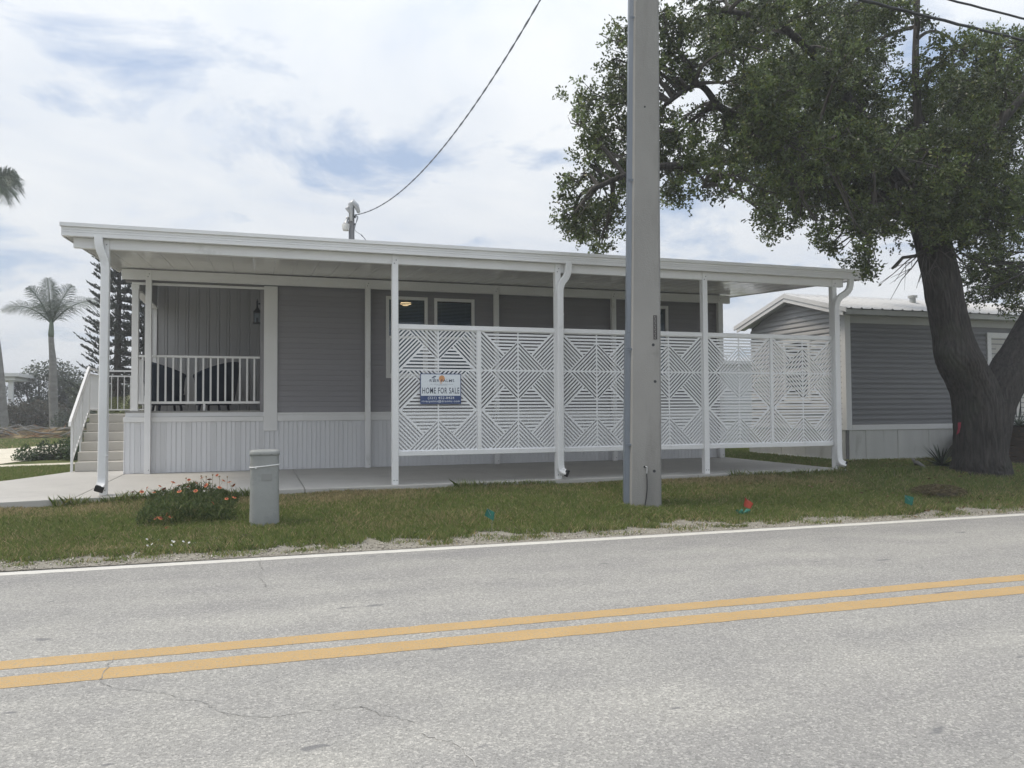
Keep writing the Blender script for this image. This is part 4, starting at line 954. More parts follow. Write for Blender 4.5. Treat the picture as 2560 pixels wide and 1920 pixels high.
# leaf / blade batches ------------------------------------------------
def leaf_batch(C, size, aspect, dirs=None, droop=0.0, rng=NR):
    """diamond leaves at centres C (n,3); returns V,F"""
    n = len(C); d = rng.normal(size=(n, 3)) if dirs is None else dirs; d /= np.linalg.norm(d, axis=1)[:, None]; d[:, 2] -= droop
    d /= np.linalg.norm(d, axis=1)[:, None]
    s = np.cross(d, rng.normal(size=(n, 3))); s /= np.linalg.norm(s, axis=1)[:, None]
    L = (size*(.7+.6*rng.random(n)))[:, None]
    V = np.stack([C-d*L*.5, C+s*L*aspect*.5+d*L*.05, C+d*L*.5, C-s*L*aspect*.5+d*L*.05], 1).reshape(-1, 3)
    F = np.arange(4*n).reshape(n, 4); return V, F
def shades(n, cols, wts, jit=.25, rep=4, rng=NR):
    cols = np.array(cols); c = cols[rng.choice(len(cols), n, p=np.array(wts)/sum(wts))]*(1+jit*(rng.random((n, 1))*2-1)); return np.repeat(np.clip(c, 0, 1), rep, 0)

# straw pile
stp = thing('grass_heap', (10.9, -1.85, -.25), 'low heap of dead cut grass behind the right green flag', 'grass heap')
bm = bmesh.new(); bmesh.ops.create_icosphere(bm, subdivisions=3, radius=1)
mb = MB(); mb.v = [(10.9+v.co.x*.30*(1+.3*mnoise.noise(v.co*3)), -1.85+v.co.y*.22*(1+.3*mnoise.noise(v.co*2.5)), -.26+max(v.co.z, -.2)*.13*(1+.5*mnoise.noise(v.co*4))) for v in bm.verts]; mb.f = [tuple(v.index for v in f.verts) for f in bm.faces]; bm.free(); mb.build('heap_core', 'soil', stp)
a = NR.random(2600)*2*PI; rr = np.sqrt(NR.random(2600)); C = np.stack([10.9+np.cos(a)*rr*.42, -1.85+np.sin(a)*rr*.30, -.245+.13*np.sqrt(np.clip(1-(rr*1.0)**2, 0, 1))+NR.random(2600)*.02], 1)
dd = np.stack([np.cos(a+NR.normal(size=2600)), np.sin(a+NR.normal(size=2600)), NR.normal(size=2600)*.3], 1); V, F = leaf_batch(C, .09, .07, dd)
s_ = fast_mesh('straw', V, F, shades(2600, [(.26, .21, .12), (.17, .14, .08), (.10, .085, .055), (.12, .14, .05)], [3, 3, 2, 1]), 'grassattr', stp); s_.location = -stp.location; s_['kind'] = 'stuff'

# flower patch ----------------------------------------------------------
fb = thing('wildflower_clump', (1.1, -1.1, -.17), 'clump of orange and red blanket flowers in the grass left of the pedestal', 'flowers')
n = 6000; cx = NR.random(n)**.8; X = .55 + cx*1.0; Y = -1.55 + NR.random(n)*1.35; H = .24*np.sin(PI*np.clip((X-.35)/1.3, 0, 1))*(.6+.4*vnoise(X*5, Y*5, 2)); Zg = ground_z(Y)
C = np.stack([X, Y, Zg+H*NR.random(n)**.6], 1); dd = NR.normal(size=(n, 3)); dd[:, 2] = np.abs(dd[:, 2])+.4
V, F = leaf_batch(C, .075, .16, dd); s_ = fast_mesh('foliage', V, F, shades(n, [(.085, .12, .04), (.12, .15, .055), (.065, .092, .035), (.16, .17, .08)], [4, 3, 3, 1]), 'grassattr', fb); s_.location = -fb.location; s_['kind'] = 'stuff'
def flower_mesh():
    V = []; F = []; Cc = []
    N = 11
    for k in range(N):
        a = 2*PI*k/N; c, s = math.cos(a), math.sin(a); p = (-s, c); b = len(V)
        for rr_, wd_, z_, col in ((.007, .004, .004, (.26, .035, .02)), (.020, .0075, .006, (.36, .07, .035)), (.030, .007, .002, (.50, .20, .06)), (.033, .003, 0, (.58, .32, .10))):
            for sg in (-1, 1): V.append((c*rr_+p[0]*wd_*sg, s*rr_+p[1]*wd_*sg, z_)); Cc.append(col)
        F += [(b+2*i, b+2*i+1, b+2*i+3, b+2*i+2) for i in range(3)]
    b = len(V)
    for z_, r_ in ((.004, .011), (.011, .009), (.014, .003)):
        for k in range(8): V.append((r_*math.cos(k*PI/4), r_*math.sin(k*PI/4), z_)); Cc.append((.12, .025, .015))
    F += [(b+i*8+j, b+i*8+(j+1) % 8, b+(i+1)*8+(j+1) % 8, b+(i+1)*8+j) for i in range(2) for j in range(8)]
    b = len(V)
    for z_ in (0, -.20):
        for k in range(3): V.append((.0022*math.cos(k*2.1), .0022*math.sin(k*2.1), z_)); Cc.append((.09, .12, .04))
    F += [(b+j, b+(j+1) % 3, b+3+(j+1) % 3, b+3+j) for j in range(3)]
    return V, F, np.array(Cc)
V, F, Cc = flower_mesh(); fo = fast_mesh('flower', V, np.array(F), Cc, 'petal', fb)
spots = [(.36, -.25, .20), (.47, -.35, .22), (.62, -.5, .24), (.66, -.3, .27), (.72, -.42, .26), (.52, -.28, .25), (.80, -.25, .30), (.88, -.45, .30), (.98, -.28, .33), (1.08, -.5, .33), (1.13, -.35, .36), (1.22, -.4, .35), (1.30, -.30, .38), (1.38, -.45, .34), (1.45, -.5, .33), (1.50, -.55, .30), (.75, -1.45, .16), (.80, -1.5, .17), (.85, -1.42, .19), (.90, -1.5, .18), (.88, -1.65, .10), (1.14, -1.35, .20), (1.02, -1.15, .24), (1.30, -1.2, .24), (1.44, -1.1, .26), (1.52, -1.0, .25), (1.1, -.9, .32), (.92, -.8, .30), (1.0, -.65, .32), (1.2, -.7, .34), (1.35, -.75, .32)]
for i, (x, y, h) in enumerate(spots):
    o = fo if i == 0 else fo.copy()
    if i: COL.objects.link(o); o.parent = fb
    o.location = Vector((x, y, float(ground_z(y))+h-.085)) - fb.location; o.rotation_euler = (R(35+rnd.uniform(-25, 25)), R(rnd.uniform(-25, 25)), rnd.uniform(0, 6)); s = rnd.uniform(.6, .95); o.scale = (s, s, s)
mb = MB(); bm = bmesh.new(); bmesh.ops.create_icosphere(bm, subdivisions=1, radius=.011); mb.v = [tuple(v.co) for v in bm.verts]; mb.f = [tuple(v.index for v in f.verts) for f in bm.faces]; bm.free(); mb.cyl((0, 0, -.2), (0, 0, 0), .002, 4)
sh_ = mb.build('seed_head', 'straw', None); sh_.parent = fb
for i, (x, y, h) in enumerate([(.95, -.3, .38), (1.12, -.3, .40), (1.18, -.35, .40), (1.25, -.3, .41), (1.33, -.35, .40), (1.0, -.5, .36), (1.42, -.35, .39), (1.48, -.6, .33), (.85, -.7, .33), (1.22, -.55, .37)]):
    o = sh_ if i == 0 else sh_.copy()
    if i: COL.objects.link(o); o.parent = fb
    o.location = Vector((x, y, float(ground_z(y))+h-.11)) - fb.location
# small white daisies near the road edge
dz = thing('daisy_patch', (1.15, -2.42, -.31), 'small patch of white daisies in the grass edge by the shoulder', 'flowers')
mb = MB()
for k in range(6):
    a = k*PI/3; mb.add([(0, 0, .002), (.012*math.cos(a-.35), .012*math.sin(a-.35), 0), (.022*math.cos(a), .022*math.sin(a), 0), (.012*math.cos(a+.35), .012*math.sin(a+.35), 0)], [(0, 1, 2, 3)])
dm = mb.build('daisy', 'trim', None, fix=False); dm.parent = dz
for i in range(11):
    o = dm if i == 0 else dm.copy()
    if i: COL.objects.link(o); o.parent = dz
    x, y = .75+rnd.random()*.75, -2.5+rnd.random()*.22
    o.location = Vector((x, y, float(ground_z(y))+.06+rnd.random()*.03)) - dz.location; o.rotation_euler = (R(40), 0, rnd.random()*6); o.scale = (.7, .7, .7)

# ================================================================== LIVE OAK
oak = thing('oak_tree', (13.15, -.55, -.07), 'large dark live oak with forked trunk spreading over the right of the road verge', 'tree')
def bark_tube(pts, rad, n=44, sub=10, ridge=.06, seed=0, bulge=()):
    P = []; Rr = []
    for i in range(len(pts)-1):
        p0 = Vector(pts[max(i-1, 0)]); p1 = Vector(pts[i]); p2 = Vector(pts[i+1]); p3 = Vector(pts[min(i+2, len(pts)-1)])
        for k in range(sub):
            t_ = k/sub; P.append(.5*((2*p1)+(p2-p0)*t_+(2*p0-5*p1+4*p2-p3)*t_*t_+(3*p1-p0-3*p2+p3)*t_**3)); Rr.append(rad[i]+(rad[i+1]-rad[i])*t_)
    P.append(Vector(pts[-1])); Rr.append(rad[-1])
    def jit(i, j):
        a = 2*PI*j/n; zz = i*.12
        q = mnoise.noise(Vector((math.cos(a)*6+seed, math.sin(a)*6, zz*1.1)))*.5 + mnoise.noise(Vector((math.cos(a)*2.2+seed, math.sin(a)*2.2, zz*.9)))*.9
        return 1 + ridge*(abs(math.sin(a*(n*.13 if n > 100 else n*.24)+3.2*q+1.3*mnoise.noise(Vector((a*3, zz*3, seed)))))*1.1-.5) + .07*q
    mb = MB(); mb.tube(P, Rr, n, jit=jit)
    for c, r_, h in bulge:
        c = Vector(c); nv = []
        for v in mb.v:
            d = (Vector(v)-c); L = d.length
            nv.append(tuple(Vector(v)+Vector(h)*math.exp(-(L/r_)**2)))
        mb.v = nv
    return mb
tb = bark_tube([(13.16, -.55, -.25), (13.16, -.56, -.02), (13.13, -.58, .25), (13.10, -.60, .75), (13.02, -.60, 1.25), (12.72, -.60, 1.75), (12.58, -.60, 2.2), (12.47, -.6, 2.65), (12.38, -.60, 3.1), (12.24, -.60, 3.6), (12.10, -.55, 4.2)],
               [.50, .43, .39, .365, .35, .325, .285, .275, .27, .26, .23], n=150, sub=14, seed=1, bulge=[((12.26, -.75, 1.80), .20, (-.20, -.03, 0)), ((12.62, -.92, 1.70), .22, (0, -.08, 0))])
trunk = tb.build('trunk', 'bark', oak, smooth=True)
mb = bark_tube([(13.20, -.58, .25), (13.34, -.58, .8), (13.58, -.58, 1.25), (14.03, -.58, 1.80), (14.55, -.60, 2.5), (15.2, -.6, 3.4), (16.0, -.4, 4.6)], [.36, .335, .32, .315, .30, .28, .22], n=130, sub=14, seed=5)
mb.build('limb', 'bark', oak, smooth=True)
CL = [(6.92,-0.0,6.57,0.27),(6.99,0.25,6.37,0.26),(6.5,0.39,5.72,0.28),(6.2,-0.14,5.18,0.21),(6.62,-0.03,5.67,0.23),(6.53,-0.55,5.31,0.28),(6.34,-0.49,4.92,0.23),(6.47,-0.09,4.86,0.26),(6.23,-0.5,4.46,0.25),(6.97,0.22,4.87,0.31),(6.02,-0.5,4.11,0.24),(5.97,-0.51,3.81,0.25),(5.89,-0.5,3.64,0.16),(6.5,0.31,4.01,0.28),(6.44,-0.55,4.03,0.26),(6.81,0.21,3.92,0.25),(6.71,0.36,3.51,0.24),(6.63,-0.0,3.61,0.22),(7.03,0.23,4.46,0.26),(7.08,0.18,6.03,0.3),(6.53,0.33,3.75,0.22),(6.12,-0.26,3.48,0.12),(6.59,-0.55,4.99,0.25),(6.8,-0.55,4.32,0.27),(6.92,-0.55,6.18,0.29),(7.19,-0.13,5.13,0.29),(6.98,-0.55,5.61,0.32),(7.22,0.08,4.04,0.23),(6.96,-0.55,4.45,0.28),(7.44,-0.55,6.47,0.32),(8.24,0.23,7.13,0.34),(8.0,-0.65,6.86,0.27),(7.63,-0.55,6.17,0.33),(7.85,-0.65,5.98,0.34),(8.65,-0.07,6.46,0.43),(7.94,-1.75,5.87,0.37),(9.3,0.62,7.0,0.45),(9.88,0.3,7.36,0.47),(10.99,1.52,8.18,0.51),(8.75,-0.4,6.99,0.36),(9.29,0.82,7.84,0.39),(8.98,0.58,7.25,0.38),(8.19,-1.39,5.59,0.37),(9.93,0.72,6.44,0.44),(8.89,-1.0,5.71,0.41),(10.11,0.62,6.37,0.47),(7.53,-0.55,5.8,0.2),(8.04,0.05,5.19,0.27),(7.91,0.22,4.98,0.31),(7.94,0.4,4.75,0.3),(7.51,-0.55,4.19,0.26),(8.03,0.63,4.41,0.21),(7.2,-1.66,4.13,0.29),(8.01,-1.01,4.51,0.35),(8.55,-0.31,5.12,0.38),(9.32,0.49,5.8,0.44),(10.72,2.09,6.51,0.5),(8.53,-1.09,4.9,0.38),(9.46,0.49,5.76,0.44),(8.08,-1.51,4.41,0.36),(9.81,0.51,5.39,0.44),(8.31,-1.77,4.99,0.38),(10.1,0.61,6.13,0.47),(8.67,-1.28,4.85,0.39),(10.3,0.63,5.69,0.47),(8.0,-0.8,4.21,0.21),(7.86,-1.76,3.98,0.25),(9.8,0.48,4.85,0.38),(10.69,1.72,5.08,0.42),(8.44,-1.56,3.92,0.27),(9.61,0.0,4.04,0.25),(9.94,0.57,3.99,0.19),(8.13,-0.26,5.37,0.23),(8.03,0.15,5.48,0.15),(8.53,-1.62,6.57,0.39),(9.61,0.1,7.42,0.45),(9.5,-1.13,6.82,0.39),(11.26,0.61,7.74,0.46),(11.7,0.64,8.06,0.48),(13.23,2.38,9.01,0.54),(11.05,-0.65,7.06,0.4),(12.44,0.89,8.22,0.46),(11.14,-0.92,7.2,0.35),(10.6,0.67,7.08,0.5),(12.55,3.02,8.37,0.6),(10.05,-1.02,6.35,0.44),(11.03,0.29,6.9,0.49),(11.8,0.36,7.19,0.47),(13.52,1.99,7.97,0.53),(10.16,-0.09,6.26,0.48),(11.95,1.9,7.37,0.57),(10.86,-0.07,6.3,0.5),(12.18,1.47,6.9,0.55),(11.36,-0.1,6.19,0.44),(13.12,1.45,6.91,0.5),(9.59,-0.39,5.68,0.45),(10.56,0.82,6.39,0.5),(10.44,-0.15,5.78,0.49),(12.13,1.6,6.52,0.57),(11.6,0.17,5.87,0.48),(13.19,1.79,6.47,0.54),(10.25,0.25,5.47,0.48),(11.76,1.87,5.94,0.55),(10.81,-0.11,5.41,0.5),(13.22,2.26,6.43,0.61),(11.3,-0.52,5.32,0.39),(12.87,0.88,5.69,0.44),(12.07,-0.66,6.27,0.38),(12.83,-0.1,5.91,0.47),(15.21,1.96,7.13,0.55),(13.88,0.13,6.43,0.59),(16.17,2.03,7.47,0.68),(13.23,-0.28,6.66,0.53),(15.72,1.85,7.69,0.63),(11.35,-1.83,6.17,0.33),(12.59,-1.48,6.08,0.5),(14.77,0.25,7.23,0.59),(14.61,-0.12,6.42,0.6),(16.6,1.84,7.41,0.69),(11.54,-1.31,4.94,0.45),(12.62,-0.05,5.56,0.5),(12.09,-1.43,4.96,0.51),(13.37,0.0,5.57,0.57),(13.43,-0.91,5.41,0.56),(15.84,1.02,6.47,0.66),(12.59,0.45,5.31,0.52),(13.7,1.65,5.91,0.56),(10.66,-0.83,4.74,0.46),(12.12,0.5,5.35,0.51),(8.9,-1.81,4.29,0.34),(10.22,0.13,4.97,0.41),(9.02,-1.02,4.54,0.26),(12.68,-0.39,4.76,0.53),(15.47,1.96,5.71,0.65),(13.93,0.21,5.2,0.59),(16.05,2.18,6.2,0.69),(14.08,-0.35,5.05,0.58),(16.73,1.53,5.51,0.69),(11.1,-1.39,4.09,0.43),(13.05,0.88,5.07,0.52),(11.93,-1.23,4.06,0.47),(12.47,-1.22,4.24,0.5),(14.97,1.05,5.07,0.61),(12.94,-1.43,4.23,0.51),(15.73,0.94,4.76,0.62),(12.23,0.48,4.76,0.49),(13.83,2.39,5.08,0.56),(10.52,-0.61,4.44,0.41),(11.88,1.09,4.73,0.47),(10.18,-0.62,4.22,0.35),(11.48,0.92,4.94,0.4),(10.02,-0.28,4.48,0.37),(11.26,1.45,4.89,0.42),(10.05,0.25,4.44,0.35),(8.16,-1.87,3.51,0.17),(9.71,-0.52,3.96,0.25),(9.48,-1.19,3.66,0.19),(10.96,0.53,3.87,0.12),(10.87,0.13,3.64,0.1),(10.09,-1.26,3.66,0.29),(10.46,-1.2,3.83,0.37),(10.02,-1.5,3.36,0.27),(11.84,0.67,3.64,0.24),(10.41,-1.14,3.03,0.11),(11.63,-0.32,3.89,0.36),(11.11,-1.21,3.88,0.37),(11.66,-1.15,3.74,0.39),(12.19,-1.14,3.69,0.42),(12.57,-1.28,3.83,0.45),(12.93,-1.42,3.82,0.46),(14.48,0.56,3.72,0.36),(15.47,0.85,4.0,0.51),(14.39,0.14,3.35,0.4),(14.29,0.56,3.42,0.23),(15.84,0.99,3.53,0.52),(13.92,0.11,2.93,0.17),(15.28,0.53,3.08,0.35),(15.21,0.81,3.16,0.2),(10.85,-0.26,4.23,0.29),(13.02,-0.65,6.85,0.34),(14.94,0.47,7.75,0.38),(13.78,-0.9,6.98,0.38),(11.39,-0.88,6.14,0.15),(12.96,0.31,6.11,0.34),(7.25,-0.55,6.58,0.26),(7.23,-0.55,5.17,0.25),(7.73,0.38,5.05,0.3),(7.24,-0.55,5.99,0.3),(10.19,0.27,4.85,0.3),(12.59,-0.09,7.59,0.12),(11.58,-0.77,7.38,0.14),(9.13,-1.7,4.69,0.27),(9.54,-1.7,4.84,0.28),(9.95,-1.7,4.8,0.28),(10.37,-1.7,4.64,0.29),(8.73,-1.7,4.59,0.27),(9.33,-1.7,4.54,0.27),(9.73,-1.7,4.52,0.28),(6.95,-1.7,4.57,0.24),(8.17,-1.7,5.13,0.26),(9.49,-1.7,5.74,0.28),(11.24,-1.7,4.49,0.3),(12.01,-1.7,4.98,0.32),(9.41,-1.33,8.43,0.49),(11.93,-2.84,8.5,0.49),(10.34,-2.46,8.76,0.62),(13.06,-2.99,9.22,0.54),(17.51,-1.25,6.36,0.63),(15.99,-1.79,4.09,0.51),(15.73,-0.59,7.41,0.54),(16.44,-0.19,4.99,0.63),(17.65,-2.02,4.84,0.62),(18.32,0.88,5.51,0.69),(15.52,-2.63,6.73,0.55),(17.06,-0.9,4.33,0.47),(18.2,-0.05,7.28,0.46),(16.23,-2.7,5.39,0.47),(16.27,-0.56,5.07,0.46),(17.03,-0.59,5.86,0.47),(16.44,-2.35,5.9,0.68),(17.21,-0.74,6.19,0.63),(18.24,-1.15,5.57,0.66),(16.17,-2.31,5.09,0.47),(15.89,-2.51,4.86,0.47),(16.79,0.46,4.86,0.47),(17.6,-2.71,4.7,0.52),(16.62,-2.41,5.47,0.53)]
LIMBS = [
 [(12.15, -.55, 4.0), (11.4, -.7, 4.75), (10.2, -.9, 5.05), (9.0, -.8, 4.75), (7.9, -.7, 4.55), (6.9, -.8, 4.35), (6.1, -.8, 4.0)],
 [(12.15, -.55, 4.1), (11.2, -.2, 5.2), (10.0, .1, 5.7), (9.0, -.2, 5.5), (8.4, -.4, 5.55), (7.9, -.6, 5.75), (7.3, -.7, 5.35)],
 [(12.10, -.5, 4.1), (11.7, -.3, 5.2), (10.9, -.2, 6.1), (10.1, -.4, 6.6), (9.2, -.6, 6.9), (8.2, -.8, 6.8)],
 [(12.10, -.5, 4.1), (12.0, -.6, 5.2), (11.95, -.6, 6.4), (12.1, -.5, 7.4), (12.3, -.4, 8.6)],
 [(9.0, -.8, 4.75), (8.6, -.9, 4.55), (8.1, -.9, 4.30), (7.7, -1.0, 4.1)],
 [(12.2, -.6, 4.2), (12.9, -.9, 5.2), (13.8, -1.1, 6.2), (14.6, -1.1, 7.0)],
 [(15.1, -.6, 3.4), (15.4, -1.2, 4.6), (15.6, -1.6, 5.8)],
 [(12.1, -.5, 4.0), (11.9, .5, 4.9), (11.2, 1.2, 5.8), (10.4, 1.8, 6.4)]]
LR = [(.12, .03), (.11, .03), (.11, .03), (.085, .03), (.04, .02), (.11, .035), (.12, .04), (.09, .03)]
samples = []
for li, (pts, (ra, rb)) in enumerate(zip(LIMBS, LR)):
    nn = len(pts); mb = bark_tube(pts, [ra+(rb-ra)*i/(nn-1) for i in range(nn)], n=14, sub=7, ridge=.03, seed=li*3.1)
    mb.build('limb', 'bark', oak, smooth=True)
    for i in range(nn-1):
        for k in range(8): t_ = k/8; samples.append(Vector(pts[i]).lerp(Vector(pts[i+1]), t_))
tw = MB(); rt = random.Random(4)
for (x, y, z, r_) in CL:
    c = Vector((x, y, z)); s0 = min(samples, key=lambda q: (q-c).length + .6*max(0, c.z*0))
    mid = s0.lerp(c, .5) + Vector((rt.uniform(-.25, .25), rt.uniform(-.25, .25), rt.uniform(-.05, .3)))
    tw.tube(bez(s0, s0.lerp(mid, .6)+Vector((0, 0, .1)), mid, c, 8), [.035-.003*i for i in range(9)], 5)
    for k in range(5):
        e_ = c + Vector((rt.uniform(-1, 1), rt.uniform(-1, 1), rt.uniform(-.8, .8)))*r_; b_ = mid.lerp(c, rt.uniform(.2, .95))
        tw.tube([b_, b_.lerp(e_, .5)+Vector((rt.uniform(-.1, .1), rt.uniform(-.1, .1), rt.uniform(-.1, .1))), e_], [.012, .008, .004], 4)
t_o = tw.build('twigs', 'twig', oak, fix=False); t_o['kind'] = 'stuff'
dt = MB(); rt = random.Random(9)                              # bare dead twigs by the trunk
for base, n_, (lx, hx), (lz, hz), ln_t in (((12.0, -.75, 3.55), 9, (-1.1, .1), (-.9, .1), 1), ((8.25, -.7, 4.45), 3, (-.1, .35), (-.5, -.1), 1), ((12.1, -.9, 3.6), 6, (-.3, 1.1), (-.7, .0), 1), ((14.6, -1.0, 3.9), 8, (-.4, 1.0), (-.8, .3), 1)):
    for k in range(n_):
        p = Vector(base)+Vector((rt.uniform(-.15, .1), rt.uniform(-.1, .1), rt.uniform(-.2, .2))); e_ = p+Vector((rt.uniform(lx, hx), rt.uniform(-.3, .3), rt.uniform(lz, hz)))
        m1 = p.lerp(e_, .35)+Vector((rt.uniform(-.06, .06), 0, rt.uniform(0, .12))); m2 = p.lerp(e_, .7)+Vector((rt.uniform(-.06, .06), 0, rt.uniform(-.02, .08)))
        dt.tube([p, m1, m2, e_], [.014, .010, .006, .003], 5)
        for q in range(2): f_ = m2+Vector((rt.uniform(-.25, .25), rt.uniform(-.1, .1), rt.uniform(-.25, .05))); dt.tube([m1.lerp(m2, rt.random()), f_], [.006, .002], 4)
dt.tube([(12.0, -.75, 3.55), (11.7, -.75, 3.40), (11.45, -.75, 3.36), (11.30, -.75, 3.22), (11.24, -.75, 3.18)], [.03, .028, .026, .03, .02], 7)
dt.tube([(8.35, -.7, 4.42), (8.5, -.7, 4.30), (8.58, -.7, 4.12)], [.03, .024, .012], 6); dt.tube([(8.33, -.7, 4.42), (8.30, -.7, 4.25), (8.22, -.7, 4.14)], [.035, .03, .02], 6)
dt.build('dead_branches', 'twig', oak, fix=False)['kind'] = 'stuff'
rl = np.random.default_rng(21); CC = []; DD = []; SH = []
for (x, y, z, r_) in CL:
    ns = int(min(max(15*(r_/.33)**2, 6), 42))
    q = rl.normal(size=(ns, 3)); q /= np.linalg.norm(q, axis=1)[:, None]; rad = r_*(rl.random(ns)**.5)[:, None]
    sub_ = np.array([x, y, z]) + q*rad*np.array([1.10, 1.0, .95])
    tone = .42+1.16*rl.random(ns)**1.2
    for s_, qd, tn in zip(sub_, q, tone):
        k = int(rl.integers(6, 11)); m_ = 9                       # sprigs of one leaf cluster
        st_ = s_ + rl.normal(size=(k, 3))*.055; sd_ = qd*.6 + rl.normal(size=(k, 3))*.55; sd_[:, 2] += .1; sd_ /= np.linalg.norm(sd_, axis=1)[:, None]
        off = np.linspace(0, .13, m_)
        c_ = st_[:, None, :] + sd_[:, None, :]*off[None, :, None] + rl.normal(size=(k, m_, 3))*.017
        d_ = sd_[:, None, :]*.8 + rl.normal(size=(k, m_, 3))*.6
        CC.append(c_.reshape(-1, 3)); DD.append(d_.reshape(-1, 3)); SH.append(np.repeat(tn*(.85+.3*rl.random(k)), m_))
CC = np.concatenate(CC); DD = np.concatenate(DD); SH = np.concatenate(SH)
V, F = leaf_batch(CC, .056, .50, DD, rng=rl)
base = np.array([(.084, .118, .034), (.108, .145, .040), (.058, .086, .031), (.155, .168, .042), (.125, .152, .054)])
ci = rl.choice(5, len(CC), p=[.36, .27, .20, .07, .10]); cols = base[ci]*SH[:, None]
crown = fast_mesh('crown', V, F, np.repeat(cols, 4, 0), 'leafattr', oak); crown.location = -oak.location
mb = MB(); rb_ = [(.01, .74), (.055, .75), (.05, .68), (.025, .58), (-.015, .54), (.01, .64)]
mb.add([(12.64+u*.66, -.60-u*.75, z) for u, z in rb_]+[(12.655+u*.66, -.588-u*.75, z) for u, z in rb_], [(0, 1, 2, 3, 4, 5), (11, 10, 9, 8, 7, 6)] + [(i, 6+i, 6+(i+1) % 6, (i+1) % 6) for i in range(6)])
one('ribbon', mb, 'ribbon', 'red plastic ribbon hanging on the left side of the oak trunk', 'ribbon')

# ================================================================== SPIKY PLANTS
def spiky(x, y, z, n, L, label, seed, lo=-.1, hi=1.2, group=None):
    t = thing('spiky_plant', (x, y, z), label, 'plant', group); r = random.Random(seed)
    for k in range(n):
        a = r.uniform(0, 2*PI); el = r.uniform(lo, hi); l_ = L*r.uniform(.6, 1.1); d = Vector((math.cos(a)*math.cos(el), math.sin(a)*math.cos(el), math.sin(el))); s = Vector((-math.sin(a), math.cos(a), 0))
        mb = MB(); vs = []
        for i in range(5):
            q = i/4; p = Vector((x, y, z+.05))+d*l_*q+Vector((0, 0, -.10*l_*q*q)); wd = .018*(1-q)**.7*(1 if i else .6)+.001
            vs += [tuple(p-s*wd), tuple(p+Vector((0, 0, -.012*(1-q)))), tuple(p+s*wd)]
        mb.add(vs, [(3*i, 3*i+1, 3*i+4, 3*i+3) for i in range(4)]+[(3*i+1, 3*i+2, 3*i+5, 3*i+4) for i in range(4)]); mb.build('leaf_blade', 'spike', t, fix=False)
    return t
M['spike'] = mat('yucca_leaf', (.035, .055, .03), .5, objvar=.5)
spiky(13.05, .12, -.06, 60, .50, 'spiky dark yucca tucked behind the left foot of the oak', 3)
spiky(15.75, .85, .58, 34, .7, 'spiky dark yucca on the mulch bank right of the oak', 8, 0, 1.1)
mb = MB(); nx_, ny_ = 40, 22
vs = []
for j in range(ny_):
    for i in range(nx_):
        x = 15.0+i*.12; y = .15+j*.09; e_ = min(1, i/5)*min(1, j/9)*min(1, (ny_-1-j)/3+.4)
        vs.append((x, y, -.06+.66*e_**.8+.07*mnoise.noise(Vector((x*3, y*4, 1)))*min(1, j/2)))
mb.add(vs, [(j*nx_+i, j*nx_+i+1, (j+1)*nx_+i+1, (j+1)*nx_+i) for j in range(ny_-1) for i in range(nx_-1)])
tag(mb.build('mulch_bank', 'mulch', smooth=True), kind='structure')
n = 2500; X = 15.1+NR.random(n)*4.5; Y = .2+NR.random(n)*1.5; e_ = np.minimum(1, (X-15.0)/.6)*np.minimum(1, (Y-.15)/.8)*np.minimum(1, (2.04-Y)/.27+.4)
C = np.stack([X, Y, -.04+.66*np.clip(e_, 0, 1)**.8], 1); d = NR.normal(size=(n, 3)); d[:, 2] *= .3; V, F = leaf_batch(C, .16, .1, d); o = fast_mesh('leaf_litter', V, F, shades(n, [(.10, .07, .04), (.06, .042, .028), (.15, .11, .07)], [3, 4, 1]), 'grassattr'); tag(o, kind='stuff')

# ================================================================== PALMS
M['frond'] = mat('palm_frond', (.045, .085, .042), .5, objvar=.2)
M['frond2'] = mat('areca_frond', (.13, .15, .05), .5, objvar=.25)
def frond(parent, p0, tip, arch, L_leaf, n=34, material='frond', twist=0, width=.022, hang=.55):
    p0, tip = Vector(p0), Vector(tip); mid = p0.lerp(tip, .5)+Vector((0, 0, arch)); P = [p0*(1-t_)**2+mid*2*t_*(1-t_)+tip*t_*t_ for t_ in [i/n for i in range(n+1)]]
    mb = MB(); mb.tube(P[::3]+[P[-1]], [.03*(1-i/(n/3+2))+.004 for i in range(len(P[::3])+1)], 5)
    r = random.Random(hash((round(tip.x, 2), round(tip.z, 2))) & 999)
    for i in range(3, n+1):
        d = (P[i]-P[i-1]).normalized(); s = d.cross(Vector((0, 0, 1)))
        if s.length < .05: s = Vector((1, 0, 0))
        s.normalize(); u = s.cross(d)
        q = i/n; l_ = L_leaf*math.sin(PI*min(1, .18+q*.75))*r.uniform(.85, 1.1)
        for sg in (-1, 1):
            for tl in (.55, -.35) if material == 'frond' else (.3,):
                v = (s*sg*.75+d*.55+u*(tl+r.uniform(-.15, .15))).normalized(); e1 = P[i]+v*l_*.55; e2 = P[i]+v*l_+Vector((0, 0, -hang*l_*.5)); wv = d*width
                mb.add([P[i]-wv*.5, P[i]+wv*.5, e1+wv*.55, e1-wv*.55, e2], [(0, 1, 2, 3), (3, 2, 4)])
    return mb.build('frond', material, parent, fix=False)
pl = thing('palm_tree', (-7.81, 33.18, -.05), 'slender grey royal palm with few fronds left of the home', 'palm tree', 'palms at the left')
mb = bark_tube([(-7.81, 33.18, -.15), (-7.81, 33.18, .2), (-7.83, 33.15, 1.0), (-7.86, 33.1, 2.2), (-7.87, 33.07, 3.4), (-7.93, 33.06, 4.2), (-7.96, 33.05, 4.7)], [.27, .21, .19, .20, .165, .13, .12], n=24, sub=8, ridge=.006, seed=2)
mb.build('trunk', 'palmtrunk', pl, smooth=True)
